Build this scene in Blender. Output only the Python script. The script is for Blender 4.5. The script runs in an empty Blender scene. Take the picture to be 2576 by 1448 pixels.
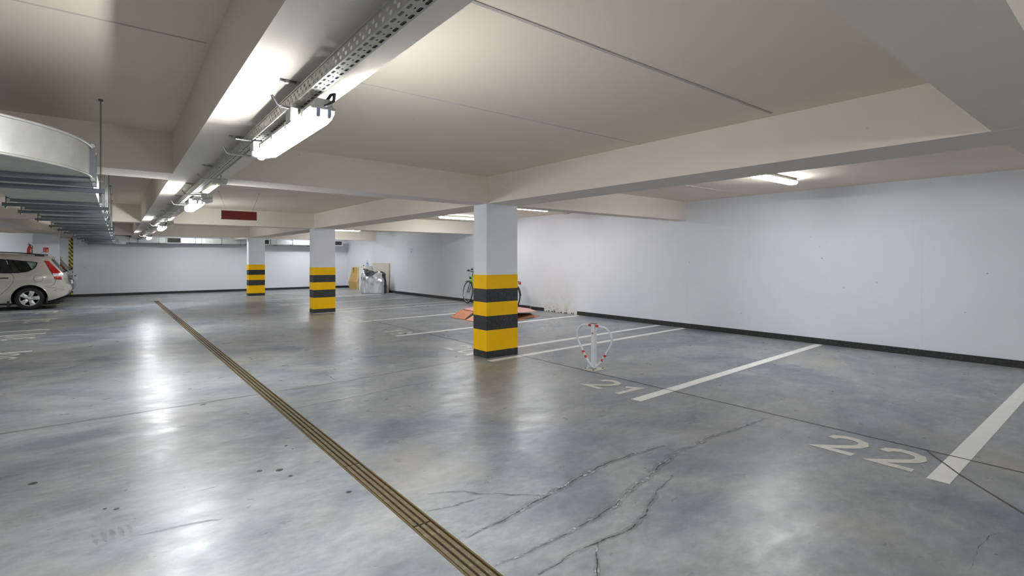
import bpy, bmesh, math, random
from math import sin, cos, pi, radians, sqrt
from mathutils import Vector, Matrix, noise
from mathutils.geometry import delaunay_2d_cdt

random.seed(7)
scene = bpy.context.scene
COL = scene.collection

# ------------------------------------------------------------------ camera, world, exposure
W_, H_ = 2576, 1448
F_PX, V0, YAW, EYE = 1289.77, 649.36, 0.6711, 1.40
cam_d = bpy.data.cameras.new('camera')
cam = bpy.data.objects.new('camera', cam_d)
COL.objects.link(cam)
cam.location = (0, 0, EYE)
cam.rotation_euler = (pi / 2, 0, -YAW)
cam_d.sensor_fit = 'HORIZONTAL'
cam_d.sensor_width = 36.0
cam_d.lens = 36.0 * F_PX / W_
cam_d.shift_x = 0.0
cam_d.shift_y = -(H_ / 2 - V0) / W_
cam_d.clip_start = 0.02
cam_d.clip_end = 200
scene.camera = cam

world = bpy.data.worlds.new('world')
scene.world = world
world.use_nodes = True
world.node_tree.nodes['Background'].inputs[0].default_value = (0.02, 0.02, 0.022, 1)
world.node_tree.nodes['Background'].inputs[1].default_value = 1.0

scene.view_settings.view_transform = 'Standard'
scene.view_settings.look = 'None'
scene.view_settings.gamma = 1.0
scene.view_settings.use_curve_mapping = False
scene.view_settings.exposure = 1.22
scene.cycles.max_bounces = 12
scene.cycles.diffuse_bounces = 7
scene.cycles.glossy_bounces = 4
scene.cycles.transmission_bounces = 6
scene.cycles.transparent_max_bounces = 12
scene.cycles.sample_clamp_indirect = 6.0
scene.cycles.use_denoising = True
scene.cycles.caustics_reflective = False
scene.cycles.caustics_refractive = False

TRAY_LAMP = 74.0       # radiance of the tubes' diffusers under the cable tray
BAY_LAMP = 34.0        # radiance of the diffusers on the slab
FILL_LAMP = 36.0      # unseen lamps added for brightness over the left bays and by the end wall
LAMP_RGB = (0.965, 0.985, 1.0)

# ------------------------------------------------------------------ materials
MATS = {}


def nt_of(name):
    m = bpy.data.materials.new(name)
    m.use_nodes = True
    nt = m.node_tree
    b = nt.nodes['Principled BSDF']
    return m, nt, b


def mat(name, rgb, rough=0.6, metal=0.0, var=0.06, scale=6.0, bump=0.0, bscale=60.0, spec=0.5, coat=0.0):
    """plain procedural material: colour with a little noise in value, optional bump"""
    if name in MATS:
        return MATS[name]
    m, nt, b = nt_of(name)
    N, L = nt.nodes, nt.links
    tc = N.new('ShaderNodeTexCoord')
    nz = N.new('ShaderNodeTexNoise')
    nz.inputs['Scale'].default_value = scale
    nz.inputs['Detail'].default_value = 4
    L.new(tc.outputs['Object'], nz.inputs['Vector'])
    mr = N.new('ShaderNodeMapRange')
    mr.inputs['From Min'].default_value = 0.3
    mr.inputs['From Max'].default_value = 0.7
    mr.inputs['To Min'].default_value = 1 - var
    mr.inputs['To Max'].default_value = 1 + var
    L.new(nz.outputs['Fac'], mr.inputs['Value'])
    mx = N.new('ShaderNodeVectorMath')
    mx.operation = 'SCALE'
    mx.inputs[0].default_value = rgb
    L.new(mr.outputs['Result'], mx.inputs['Scale'])
    L.new(mx.outputs[0], b.inputs['Base Color'])
    b.inputs['Roughness'].default_value = rough
    b.inputs['Metallic'].default_value = metal
    b.inputs['Specular IOR Level'].default_value = spec
    b.inputs['Coat Weight'].default_value = coat
    b.inputs['Coat Roughness'].default_value = 0.08
    if bump > 0:
        n2 = N.new('ShaderNodeTexNoise')
        n2.inputs['Scale'].default_value = bscale
        n2.inputs['Detail'].default_value = 3
        L.new(tc.outputs['Object'], n2.inputs['Vector'])
        bp = N.new('ShaderNodeBump')
        bp.inputs['Strength'].default_value = bump
        bp.inputs['Distance'].default_value = 0.01
        L.new(n2.outputs['Fac'], bp.inputs['Height'])
        L.new(bp.outputs['Normal'], b.inputs['Normal'])
    MATS[name] = m
    return m


def emit(name, rgb, strength):
    m = bpy.data.materials.new(name)
    m.use_nodes = True
    nt = m.node_tree
    nt.nodes.clear()
    o = nt.nodes.new('ShaderNodeOutputMaterial')
    e = nt.nodes.new('ShaderNodeEmission')
    e.inputs[0].default_value = (*rgb, 1)
    e.inputs[1].default_value = strength
    nt.links.new(e.outputs[0], o.inputs[0])
    return m


def ramp(nt, fac, stops):
    r = nt.nodes.new('ShaderNodeValToRGB')
    cr = r.color_ramp
    while len(cr.elements) < len(stops):
        cr.elements.new(0.5)
    for e, (p, c) in zip(cr.elements, stops):
        e.position = p
        e.color = (*c, 1) if len(c) == 3 else c
    nt.links.new(fac, r.inputs['Fac'])
    return r


def noise_n(nt, vec, scale, detail=5, rough=0.55, dist=0.0):
    n = nt.nodes.new('ShaderNodeTexNoise')
    n.inputs['Scale'].default_value = scale
    n.inputs['Detail'].default_value = detail
    n.inputs['Roughness'].default_value = rough
    n.inputs['Distortion'].default_value = dist
    nt.links.new(vec, n.inputs['Vector'])
    return n


def mapping(nt, vec, scale=(1, 1, 1), rot=(0, 0, 0), loc=(0, 0, 0)):
    m = nt.nodes.new('ShaderNodeMapping')
    m.inputs['Scale'].default_value = scale
    m.inputs['Rotation'].default_value = rot
    m.inputs['Location'].default_value = loc
    nt.links.new(vec, m.inputs['Vector'])
    return m


def mixc(nt, fac, a, b, mode='MIX'):
    m = nt.nodes.new('ShaderNodeMix')
    m.data_type = 'RGBA'
    m.blend_type = mode
    for sock, v in ((m.inputs['Factor'], fac), (m.inputs[6], a), (m.inputs[7], b)):
        if isinstance(v, (int, float)):
            sock.default_value = v
        elif isinstance(v, tuple):
            sock.default_value = (*v, 1)
        else:
            nt.links.new(v, sock)
    return m.outputs[2]


def maprange(nt, v, a, b, c, d):
    m = nt.nodes.new('ShaderNodeMapRange')
    nt.links.new(v, m.inputs['Value'])
    for k, x in zip(('From Min', 'From Max', 'To Min', 'To Max'), (a, b, c, d)):
        m.inputs[k].default_value = x
    return m.outputs['Result']


def math_n(nt, op, a, b):
    m = nt.nodes.new('ShaderNodeMath')
    m.operation = op
    for i, v in enumerate((a, b)):
        if isinstance(v, (int, float)):
            m.inputs[i].default_value = v
        else:
            nt.links.new(v, m.inputs[i])
    return m.outputs[0]


def floor_material():
    m, nt, b = nt_of('sealed_concrete')
    N, L = nt.nodes, nt.links
    tc = N.new('ShaderNodeTexCoord').outputs['Object']
    big = noise_n(nt, tc, 0.45, 5, 0.6, 0.6)
    c = ramp(nt, big.outputs['Fac'], [(0.34, (0.165, 0.190, 0.232)), (0.50, (0.315, 0.330, 0.335)), (0.66, (0.185, 0.212, 0.256))]).outputs[0]
    # trowel marks: stretched cloudiness in two directions
    m1 = mapping(nt, tc, (1.0, 1.5, 1), (0, 0, 0.35))
    st = noise_n(nt, m1.outputs[0], 1.7, 9, 0.60, 0.5)
    f1 = maprange(nt, st.outputs['Fac'], 0.32, 0.70, 0.80, 1.15)
    sc = N.new('ShaderNodeVectorMath')
    sc.operation = 'SCALE'
    L.new(c, sc.inputs[0])
    L.new(f1, sc.inputs['Scale'])
    m2 = mapping(nt, tc, (3.0, 6.0, 1), (0, 0, -0.5))
    st2 = noise_n(nt, m2.outputs[0], 4.0, 8, 0.62, 0.3)
    f2 = maprange(nt, st2.outputs['Fac'], 0.35, 0.68, 0.90, 1.08)
    sc2 = N.new('ShaderNodeVectorMath')
    sc2.operation = 'SCALE'
    L.new(sc.outputs[0], sc2.inputs[0])
    L.new(f2, sc2.inputs['Scale'])
    c = sc2.outputs[0]
    fn = noise_n(nt, mapping(nt, tc, (1, 1.6, 1), (0, 0, 0.4)).outputs[0], 9, 5, 0.62, 0.2)
    f3 = maprange(nt, fn.outputs['Fac'], 0.33, 0.67, 0.90, 1.10)
    sc3 = N.new('ShaderNodeVectorMath')
    sc3.operation = 'SCALE'
    L.new(c, sc3.inputs[0])
    L.new(f3, sc3.inputs['Scale'])
    c = sc3.outputs[0]
    # warm brownish patches
    wp = noise_n(nt, mapping(nt, tc, (1, 1, 1), (0, 0, 0), (13, 5, 0)).outputs[0], 0.8, 5, 0.6)
    wf = maprange(nt, wp.outputs['Fac'], 0.55, 0.72, 0.0, 0.55)
    c = mixc(nt, wf, c, (0.36, 0.335, 0.285))
    # pale scuffs
    ps = noise_n(nt, mapping(nt, tc, (1, 1.7, 1), (0, 0, 0.8), (3, 9, 0)).outputs[0], 1.0, 8, 0.62, 0.3)
    pf = maprange(nt, ps.outputs['Fac'], 0.56, 0.75, 0.0, 0.5)
    c = mixc(nt, pf, c, (0.45, 0.475, 0.51))
    # small dark specks
    vo = N.new('ShaderNodeTexVoronoi')
    vo.inputs['Scale'].default_value = 3.1
    L.new(tc, vo.inputs['Vector'])
    sp = maprange(nt, vo.outputs['Distance'], 0.010, 0.016, 0.5, 0.0)
    c = mixc(nt, sp, c, (0.07, 0.07, 0.075))
    L.new(c, b.inputs['Base Color'])
    rn = noise_n(nt, m1.outputs[0], 3.4, 5, 0.6, 0.3)
    L.new(maprange(nt, rn.outputs['Fac'], 0.3, 0.7, 0.26, 0.41), b.inputs['Roughness'])
    b.inputs['Specular IOR Level'].default_value = 0.34
    bn = noise_n(nt, m1.outputs[0], 6, 5, 0.6)
    bp = N.new('ShaderNodeBump')
    bp.inputs['Strength'].default_value = 0.12
    bp.inputs['Distance'].default_value = 0.02
    L.new(bn.outputs['Fac'], bp.inputs['Height'])
    L.new(bp.outputs['Normal'], b.inputs['Normal'])
    return m


def plaster(name, rgb, speck=0.5, sscale=5.0, var=0.03, stain=False):
    m, nt, b = nt_of(name)
    N, L = nt.nodes, nt.links
    tc = N.new('ShaderNodeTexCoord').outputs['Object']
    nz = noise_n(nt, tc, 0.9, 5, 0.6)
    f = maprange(nt, nz.outputs['Fac'], 0.3, 0.7, 1 - var, 1 + var)
    sc = N.new('ShaderNodeVectorMath')
    sc.operation = 'SCALE'
    sc.inputs[0].default_value = rgb
    L.new(f, sc.inputs['Scale'])
    c = sc.outputs[0]
    vo = N.new('ShaderNodeTexVoronoi')
    vo.inputs['Scale'].default_value = sscale
    L.new(tc, vo.inputs['Vector'])
    gate = noise_n(nt, tc, 0.8, 2)
    g = maprange(nt, gate.outputs['Fac'], 0.45, 0.6, 0.0, 1.0)
    sf = math_n(nt, 'MULTIPLY', maprange(nt, vo.outputs['Distance'], 0.025, 0.05, speck, 0.0), g)
    c = mixc(nt, sf, c, (0.16, 0.15, 0.14))
    if stain:
        # yellow-brown damp patch with mould marks low on the wall, around y = 9.5
        sx = N.new('ShaderNodeSeparateXYZ')
        L.new(tc, sx.inputs[0])
        inY = math_n(nt, 'MULTIPLY', maprange(nt, sx.outputs['Y'], 8.85, 9.25, 0, 1), maprange(nt, sx.outputs['Y'], 9.9, 10.5, 1, 0))
        inZ = maprange(nt, sx.outputs['Z'], 0.1, 1.0, 1.0, 0.0)
        area = math_n(nt, 'MULTIPLY', inY, inZ)
        n1 = noise_n(nt, tc, 5.0, 8, 0.7, 0.5)
        c = mixc(nt, math_n(nt, 'MULTIPLY', area, maprange(nt, n1.outputs['Fac'], 0.35, 0.65, 0.1, 0.75)), c, (0.62, 0.59, 0.47))
        low = math_n(nt, 'MULTIPLY', inY, maprange(nt, sx.outputs['Z'], 0.04, 0.22, 1.0, 0.0))
        n2 = noise_n(nt, tc, 9.0, 8, 0.75)
        c = mixc(nt, math_n(nt, 'MULTIPLY', low, maprange(nt, n2.outputs['Fac'], 0.48, 0.6, 0, 0.85)), c, (0.38, 0.27, 0.12))
        n3 = noise_n(nt, tc, 22.0, 8, 0.8, 1.5)
        band = math_n(nt, 'MULTIPLY', maprange(nt, sx.outputs['Z'], 0.30, 0.42, 0, 1), maprange(nt, sx.outputs['Z'], 0.46, 0.62, 1, 0))
        c = mixc(nt, math_n(nt, 'MULTIPLY', math_n(nt, 'MULTIPLY', inY, band), maprange(nt, n3.outputs['Fac'], 0.56, 0.64, 0, 0.7)), c, (0.27, 0.26, 0.22))
    L.new(c, b.inputs['Base Color'])
    b.inputs['Roughness'].default_value = 0.85
    b.inputs['Specular IOR Level'].default_value = 0.25
    n4 = noise_n(nt, tc, 40, 4)
    bp = N.new('ShaderNodeBump')
    bp.inputs['Strength'].default_value = 0.08
    bp.inputs['Distance'].default_value = 0.01
    L.new(n4.outputs['Fac'], bp.inputs['Height'])
    L.new(bp.outputs['Normal'], b.inputs['Normal'])
    return m


def speckled(name, rgb, fleck, amt=0.5, scale=55.0, rough=0.5):
    m, nt, b = nt_of(name)
    tc = nt.nodes.new('ShaderNodeTexCoord').outputs['Object']
    n = noise_n(nt, tc, scale, 4, 0.7)
    c = mixc(nt, maprange(nt, n.outputs['Fac'], 0.52, 0.72, 0, amt), rgb, fleck)
    n2 = noise_n(nt, tc, 14, 6, 0.7)
    c = mixc(nt, maprange(nt, n2.outputs['Fac'], 0.69, 0.73, 0, amt), c, fleck)
    nt.links.new(c, b.inputs['Base Color'])
    b.inputs['Roughness'].default_value = rough
    bp = nt.nodes.new('ShaderNodeBump')
    bp.inputs['Strength'].default_value = 0.25
    bp.inputs['Distance'].default_value = 0.005
    nt.links.new(n.outputs['Fac'], bp.inputs['Height'])
    nt.links.new(bp.outputs['Normal'], b.inputs['Normal'])
    return m


def fading(name, rgb, alpha, scale, lo, hi, rough=0.5):
    """a worn surface mark: its own colour broken up by noise"""
    m, nt, b = nt_of(name)
    tc = nt.nodes.new('ShaderNodeTexCoord').outputs['Object']
    n = noise_n(nt, tc, scale, 7, 0.7, 0.6)
    nt.links.new(maprange(nt, n.outputs['Fac'], lo, hi, 0.0, alpha), b.inputs['Alpha'])
    b.inputs['Base Color'].default_value = (*rgb, 1)
    b.inputs['Roughness'].default_value = rough
    return m


def tinted_glass(name, rgb, trans=0.6):
    m = bpy.data.materials.new(name)
    m.use_nodes = True
    nt = m.node_tree
    nt.nodes.clear()
    o = nt.nodes.new('ShaderNodeOutputMaterial')
    t = nt.nodes.new('ShaderNodeBsdfTransparent')
    t.inputs[0].default_value = (*rgb, 1)
    g = nt.nodes.new('ShaderNodeBsdfGlossy')
    g.inputs['Roughness'].default_value = 0.03
    g.inputs['Color'].default_value = (0.9, 0.95, 0.92, 1)
    fr = nt.nodes.new('ShaderNodeFresnel')
    fr.inputs[0].default_value = 1.6
    mx = nt.nodes.new('ShaderNodeMixShader')
    nt.links.new(fr.outputs[0], mx.inputs[0])
    nt.links.new(t.outputs[0], mx.inputs[1])
    nt.links.new(g.outputs[0], mx.inputs[2])
    nt.links.new(mx.outputs[0], o.inputs[0])
    return m


M_FLOOR = floor_material()
M_WALL = plaster('white_wall_paint', (0.765, 0.785, 0.84), 0.55, 3.0)
M_WALLR = plaster('white_wall_paint_stained', (0.765, 0.785, 0.84), 0.6, 3.2, 0.03, True)
M_CEIL = plaster('ceiling_paint', (0.795, 0.715, 0.605), 0.35, 4.0, 0.02)
M_BEAM = plaster('beam_paint', (0.79, 0.735, 0.65), 0.6, 7.0, 0.03)
M_COLUMN = plaster('column_paint', (0.80, 0.82, 0.87), 0.5, 6.0, 0.03)
M_YELLOW = mat('yellow_band_paint', (1.0, 0.57, 0.0), 0.6, 0, 0.05, 5, 0.12, 90, 0.25)
M_BLACK = speckled('black_band_paint', (0.022, 0.023, 0.026), (0.30, 0.31, 0.33), 0.35, 70)
M_BASE = speckled('black_skirting_rubber', (0.018, 0.019, 0.020), (0.25, 0.25, 0.25), 0.3, 40, 0.42)
M_GALV = mat('galvanised_steel', (0.60, 0.595, 0.55), 0.42, 0.40, 0.12, 7, 0.03, 20)
M_GALVD = mat('galvanised_rail', (0.17, 0.185, 0.20), 0.42, 0.8, 0.12, 9)
M_TRAY = mat('tray_zinc', (0.50, 0.49, 0.44), 0.5, 0.25, 0.10, 9)
M_HOOK = mat('hook_zinc', (0.52, 0.51, 0.49), 0.38, 0.85, 0.10, 12)
M_PAINT = speckled('white_line_paint', (0.86, 0.86, 0.84), (0.70, 0.69, 0.63), 0.4, 6, 0.4)
M_DIGIT = speckled('worn_number_paint', (0.68, 0.67, 0.60), (0.40, 0.40, 0.37), 0.6, 8, 0.4)
M_JOINT = mat('joint_filler', (0.10, 0.088, 0.068), 0.6)
M_CRACK = fading('crack_dark', (0.045, 0.045, 0.047), 0.85, 16, 0.42, 0.56)
M_CRACKH = fading('crack_halo', (0.15, 0.155, 0.165), 0.42, 7, 0.35, 0.75)
M_CRACKW = fading('crack_repair', (0.50, 0.50, 0.52), 0.9, 24, 0.50, 0.60)
M_STAIN = mat('oil_spot', (0.055, 0.06, 0.065), 0.35)
M_RUB = fading('rubber_mark', (0.10, 0.10, 0.11), 0.38, 9, 0.40, 0.80)
M_GRATE = speckled('drain_grate_brown', (0.13, 0.098, 0.052), (0.27, 0.24, 0.18), 0.8, 18, 0.5)
M_GRATEF = mat('drain_frame_ochre', (0.115, 0.078, 0.026), 0.5, 0.1, 0.2, 14)
M_TROUGH = mat('drain_trough', (0.03, 0.024, 0.014), 0.8)
M_PLASTIC = mat('light_grey_plastic', (0.62, 0.63, 0.60), 0.45)
M_WHITEPL = mat('white_plastic', (0.80, 0.80, 0.78), 0.4)
M_DARKPL = mat('dark_grey_plastic', (0.05, 0.052, 0.055), 0.5)
M_LAMP_T = emit('diffuser_lit_tray', LAMP_RGB, TRAY_LAMP)
M_LAMP_B = emit('diffuser_lit_bay', LAMP_RGB, BAY_LAMP)
M_LAMP_FILL = emit('diffuser_lit_fill', LAMP_RGB, FILL_LAMP)
M_HOLDER = mat('tube_holder', (0.42, 0.44, 0.55), 0.4)
M_RED = mat('sign_red', (0.22, 0.012, 0.012), 0.45)
M_REDP = mat('signal_red', (0.62, 0.03, 0.022), 0.35)
M_CREAM = mat('luminous_cream', (0.72, 0.62, 0.38), 0.5)
M_WHITEP = mat('white_powder_coat', (0.74, 0.76, 0.80), 0.32)
M_PIPE = mat('painted_pipe', (0.52, 0.49, 0.42), 0.5)
M_RUBBER = mat('tyre_rubber', (0.018, 0.018, 0.019), 0.75, 0, 0.1, 30, 0.3, 70)
M_CHROME = mat('bright_metal', (0.72, 0.72, 0.73), 0.2, 1.0)
M_RIM = mat('silver_wheel_paint', (0.60, 0.61, 0.63), 0.3, 0.55)


# ------------------------------------------------------------------ mesh helpers
class MB:
    def __init__(s):
        s.v, s.f, s.sm = [], [], []

    def add(s, vs, fs, smooth=False):
        o = len(s.v)
        s.v += [tuple(p) for p in vs]
        for f in fs:
            s.f.append(tuple(i + o for i in f))
            s.sm.append(smooth)
        return s

    def box(s, x0, x1, y0, y1, z0, z1, bev=0.0):
        if bev <= 0:
            vs = [(x, y, z) for z in (z0, z1) for y in (y0, y1) for x in (x0, x1)]
            return s.add(vs, [(0, 2, 3, 1), (4, 5, 7, 6), (0, 1, 5, 4), (2, 6, 7, 3), (0, 4, 6, 2), (1, 3, 7, 5)])
        b = bev
        prof = [(x0 + b, y0), (x1 - b, y0), (x1, y0 + b), (x1, y1 - b), (x1 - b, y1), (x0 + b, y1), (x0, y1 - b), (x0, y0 + b)]
        inn = [(x0 + b, y0 + b), (x1 - b, y0 + b), (x1 - b, y0 + b), (x1 - b, y1 - b), (x1 - b, y1 - b), (x0 + b, y1 - b), (x0 + b, y1 - b), (x0 + b, y0 + b)]
        rings = [[(*p, z0) for p in inn], [(*p, z0 + b) for p in prof], [(*p, z1 - b) for p in prof], [(*p, z1) for p in inn]]
        vs = [p for r in rings for p in r]
        fs = [tuple(reversed(range(8))), tuple(range(24, 32))]
        for r in range(3):
            for i in range(8):
                j = (i + 1) % 8
                fs.append((r * 8 + i, r * 8 + j, r * 8 + 8 + j, r * 8 + 8 + i))
        return s.add(vs, fs)

    def prism(s, poly, a0, a1, axis='y'):
        """poly in the two other axes (x,z for 'y'; y,z for 'x'; x,y for 'z'), extruded"""
        n = len(poly)

        def P(p, a):
            return {'y': (p[0], a, p[1]), 'x': (a, p[0], p[1]), 'z': (p[0], p[1], a)}[axis]
        vs = [P(p, a0) for p in poly] + [P(p, a1) for p in poly]
        fs = [tuple(range(n)), tuple(range(2 * n - 1, n - 1, -1))]
        for i in range(n):
            j = (i + 1) % n
            fs.append((i, i + n, j + n, j))
        return s.add(vs, fs)

    def tube(s, path, r, seg=8, closed=False, caps=True, squash=1.0):
        path = [Vector(p) for p in path]
        n = len(path)
        rings = []
        prev = None
        for i, p in enumerate(path):
            if closed:
                t = (path[(i + 1) % n] - path[i - 1])
            else:
                t = path[min(i + 1, n - 1)] - path[max(i - 1, 0)]
            t.normalize()
            if prev is None:
                a = Vector((0, 0, 1)) if abs(t.z) < 0.9 else Vector((1, 0, 0))
                u = t.cross(a).normalized()
            else:
                u = (prev - t * prev.dot(t)).normalized()
            prev = u
            w = t.cross(u)
            rr = r[i] if isinstance(r, (list, tuple)) else r
            rings.append([p + (u * cos(2 * pi * k / seg) + w * sin(2 * pi * k / seg) * squash) * rr for k in range(seg)])
        vs = [q for ring in rings for q in ring]
        fs = []
        for i in range(n if closed else n - 1):
            a, b = i * seg, ((i + 1) % n) * seg
            for k in range(seg):
                l = (k + 1) % seg
                fs.append((a + k, a + l, b + l, b + k))
        s.add(vs, fs, True)
        if caps and not closed:
            s.add(rings[0], [tuple(reversed(range(seg)))])
            s.add(rings[-1], [tuple(range(seg))])
        return s

    def lathe(s, prof, c=(0, 0, 0), axis='z', seg=20, smooth=True, caps=True):
        """prof: (radius, height) pairs"""
        vs, fs = [], []
        for r, h in prof:
            for k in range(seg):
                a = 2 * pi * k / seg
                p = {'z': (r * cos(a), r * sin(a), h), 'y': (r * cos(a), h, r * sin(a)), 'x': (h, r * cos(a), r * sin(a))}[axis]
                vs.append((c[0] + p[0], c[1] + p[1], c[2] + p[2]))
        for i in range(len(prof) - 1):
            for k in range(seg):
                l = (k + 1) % seg
                fs.append((i * seg + k, i * seg + l, (i + 1) * seg + l, (i + 1) * seg + k))
        s.add(vs, fs, smooth)
        if caps and prof[0][0] > 1e-6:
            s.add(vs[:seg], [tuple(reversed(range(seg)))])
        if caps and prof[-1][0] > 1e-6:
            s.add(vs[-seg:], [tuple(range(seg))])
        return s

    def ribbon(s, pts, w, z):
        """flat ribbon in the xy plane with a width per point"""
        pts = [Vector((p[0], p[1])) for p in pts]
        vs = []
        for i, p in enumerate(pts):
            t = (pts[min(i + 1, len(pts) - 1)] - pts[max(i - 1, 0)]).normalized()
            n = Vector((-t.y, t.x))
            ww = w[i] if isinstance(w, (list, tuple)) else w
            vs += [(*(p + n * ww / 2), z), (*(p - n * ww / 2), z)]
        return s.add(vs, [(2 * i, 2 * i + 1, 2 * i + 3, 2 * i + 2) for i in range(len(pts) - 1)])

    def mesh(s, name, m, mats=None, fmat=None):
        used = sorted({i for f in s.f for i in f})
        if len(used) < len(s.v):
            ix = {o: n_ for n_, o in enumerate(used)}
            s.v = [s.v[i] for i in used]
            s.f = [tuple(ix[i] for i in f) for f in s.f]
        me = bpy.data.meshes.new(name)
        me.from_pydata(s.v, [], s.f)
        me.polygons.foreach_set('use_smooth', s.sm)
        for mm in (mats or [m]):
            me.materials.append(mm)
        if fmat:
            me.polygons.foreach_set('material_index', fmat)
        bm = bmesh.new()
        bm.from_mesh(me)
        bmesh.ops.recalc_face_normals(bm, faces=bm.faces)
        bm.to_mesh(me)
        bm.free()
        return me

    def build(s, name, m, parent=None, loc=(0, 0, 0), rot=None):
        return put(s.mesh(name, m), name, parent, loc, rot)


def put(me, name, parent=None, loc=(0, 0, 0), rot=None):
    o = bpy.data.objects.new(name, me)
    COL.objects.link(o)
    o.location = loc
    if rot:
        o.rotation_euler = rot
    if parent:
        o.parent = parent
    return o


def tag(o, label=None, cat=None, group=None, kind=None):
    for k, v in (('label', label), ('category', cat), ('group', group), ('kind', kind)):
        if v:
            o[k] = v
    return o


def thing(name, label, cat, loc=(0, 0, 0), rz=0.0, group=None):
    o = bpy.data.objects.new(name, None)
    o.empty_display_size = 0.1
    COL.objects.link(o)
    o.location = loc
    o.rotation_euler = (0, 0, rz)
    return tag(o, label, cat, group)


def copy_tree(o, parent=None):
    c = o.copy()
    COL.objects.link(c)
    c.parent = parent
    for ch in list(o.children):
        copy_tree(ch, c)
    return c


def struct(name, mb, m, parent=None, label=None):
    o = mb.build(name, m, parent)
    if not parent:
        o['kind'] = 'structure'
    if label:
        o['label'] = label
    return o


# ------------------------------------------------------------------ dimensions read off the photograph
WX = 9.152            # right wall
LY = 24.34            # back wall
XL, YN = -8.0, -7.0   # left wall, wall behind the camera
ZB, ZS = 2.164, 2.535  # beam soffit, slab underside
CX0, CX1 = 4.183, 4.741
CROWS = [(-1.75, -1.43), (5.841, 6.16), (13.436, 13.755), (21.006, 21.325)]
DX0, DX1, DY0, DY1 = 1.245, 1.375, -1.53, 20.42     # drain slot


def band_l(y): return 0.395 + 0.015 * y


def band_r(y): return 0.835 + 0.017 * y


# ------------------------------------------------------------------ the setting
fl = MB()


def quad(mb, x0, x1, y0, y1, z):
    mb.add([(x0, y0, z), (x1, y0, z), (x1, y1, z), (x0, y1, z)], [(0, 1, 2, 3)])


quad(fl, XL, DX0, YN, LY, 0)
quad(fl, DX1, WX, YN, LY, 0)
quad(fl, DX0, DX1, DY1, LY, 0)
quad(fl, DX0, DX1, YN, DY0, 0)
fl.box(XL, DX0 - 0.01, YN, LY, -0.2, -0.002)
fl.box(DX1 + 0.01, WX, YN, LY, -0.2, -0.002)
floor = struct('floor', fl, M_FLOOR, label='glossy blue grey concrete floor of the garage with drain and bay markings')

ce = MB().box(XL, WX, YN, LY, ZS, ZS + 0.25)
ceiling = struct('ceiling', ce, M_CEIL, label='smooth beige concrete slab between the beams')
struct('wall_right', MB().box(WX, WX + 0.2, YN, LY + 0.2, 0, ZS), M_WALLR, label='long white wall along the parking bays with a damp patch')
struct('wall_back', MB().box(XL - 0.2, WX, LY, LY + 0.2, 0, ZS), M_WALL, label='white end wall of the garage beyond the columns')
struct('wall_left', MB().box(XL - 0.2, XL, YN, LY, 0, ZS), M_WALL)
struct('wall_front', MB().box(XL - 0.2, WX + 0.2, YN - 0.2, YN, 0, ZS), M_WALL)

# down-stand beams
lb = struct('ceiling_beam', MB().box(CX0, CX1, YN, LY, ZB, ZS + 0.01), M_BEAM, label='long beam over the row of striped columns')
zt, zb_ = ZS + 0.01, ZB + 0.0006
near = [(XL, 5.42), (0.45, 5.52), (CX0, 5.81), (WX, 5.90)]
far = [(XL, 5.86), (0.45, 6.00), (CX0, 6.135), (WX, 6.20)]
xb = MB()
vs = [(x, y, z) for z in (zb_, zt) for line_ in (near, far) for x, y in line_]
fs = []
for i in range(3):
    fs += [(i, i + 1, i + 5, i + 4), (8 + i, 12 + i, 13 + i, 9 + i), (i, 8 + i, 9 + i, i + 1), (4 + i, 5 + i, 13 + i, 12 + i)]
fs += [(0, 4, 12, 8), (3, 11, 15, 7)]
struct('ceiling_beam', xb.add(vs, fs), M_BEAM, label='cross beam over the nearest column')
for (a, b) in ((0.28, 0.622), (13.40, 13.74), (20.97, 21.31)):
    struct('ceiling_beam', MB().box(XL, WX, a, b, ZB + 0.0006, ZS + 0.01), M_BEAM, label={0.28: 'cross beam over the viewpoint, at the upper right corner', 13.40: 'cross beam over the middle column', 20.97: 'cross beam over the farthest column'}[a])
bb = MB()
ys = [YN, LY]
vs = []
for y in ys:
    for z in (ZB - 0.0006, ZS + 0.01):
        vs += [(band_l(y), y, z), (band_r(y), y, z)]
bb.add(vs, [(0, 1, 5, 4), (2, 6, 7, 3), (0, 4, 6, 2), (1, 3, 7, 5), (0, 2, 3, 1), (4, 5, 7, 6)])
struct('ceiling_beam', bb, M_BEAM, label='wide low beam along the aisle that carries the cable tray')
# beam over the left column row, slightly off square
lp = MB()
pts = []
for (xr, y) in ((-2.95, 0.62), (-1.10, 20.97), (-0.82, LY)):
    pts.append((xr, y))
vs = []
for xr, y in pts:
    for z in (ZB, ZS + 0.01):
        vs += [(xr - 0.6, y, z), (xr, y, z)]
fs = []
for i in range(2):
    o = 4 * i
    fs += [(o, o + 1, o + 5, o + 4), (o, o + 4, o + 6, o + 2), (o + 1, o + 3, o + 7, o + 5)]
lp.add(vs, fs)
struct('ceiling_beam', lp, M_BEAM, label='beam over the parked cars in line with the left column')

# slab joints: recessed strips with a slightly proud lip
def slab_joint(x0, x1, y, w, m, name='slab_joint'):
    MB().box(x0, x1, y - w / 2, y + w / 2, ZS - 0.004, ZS + 0.002).build(name, m, ceiling)


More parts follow.
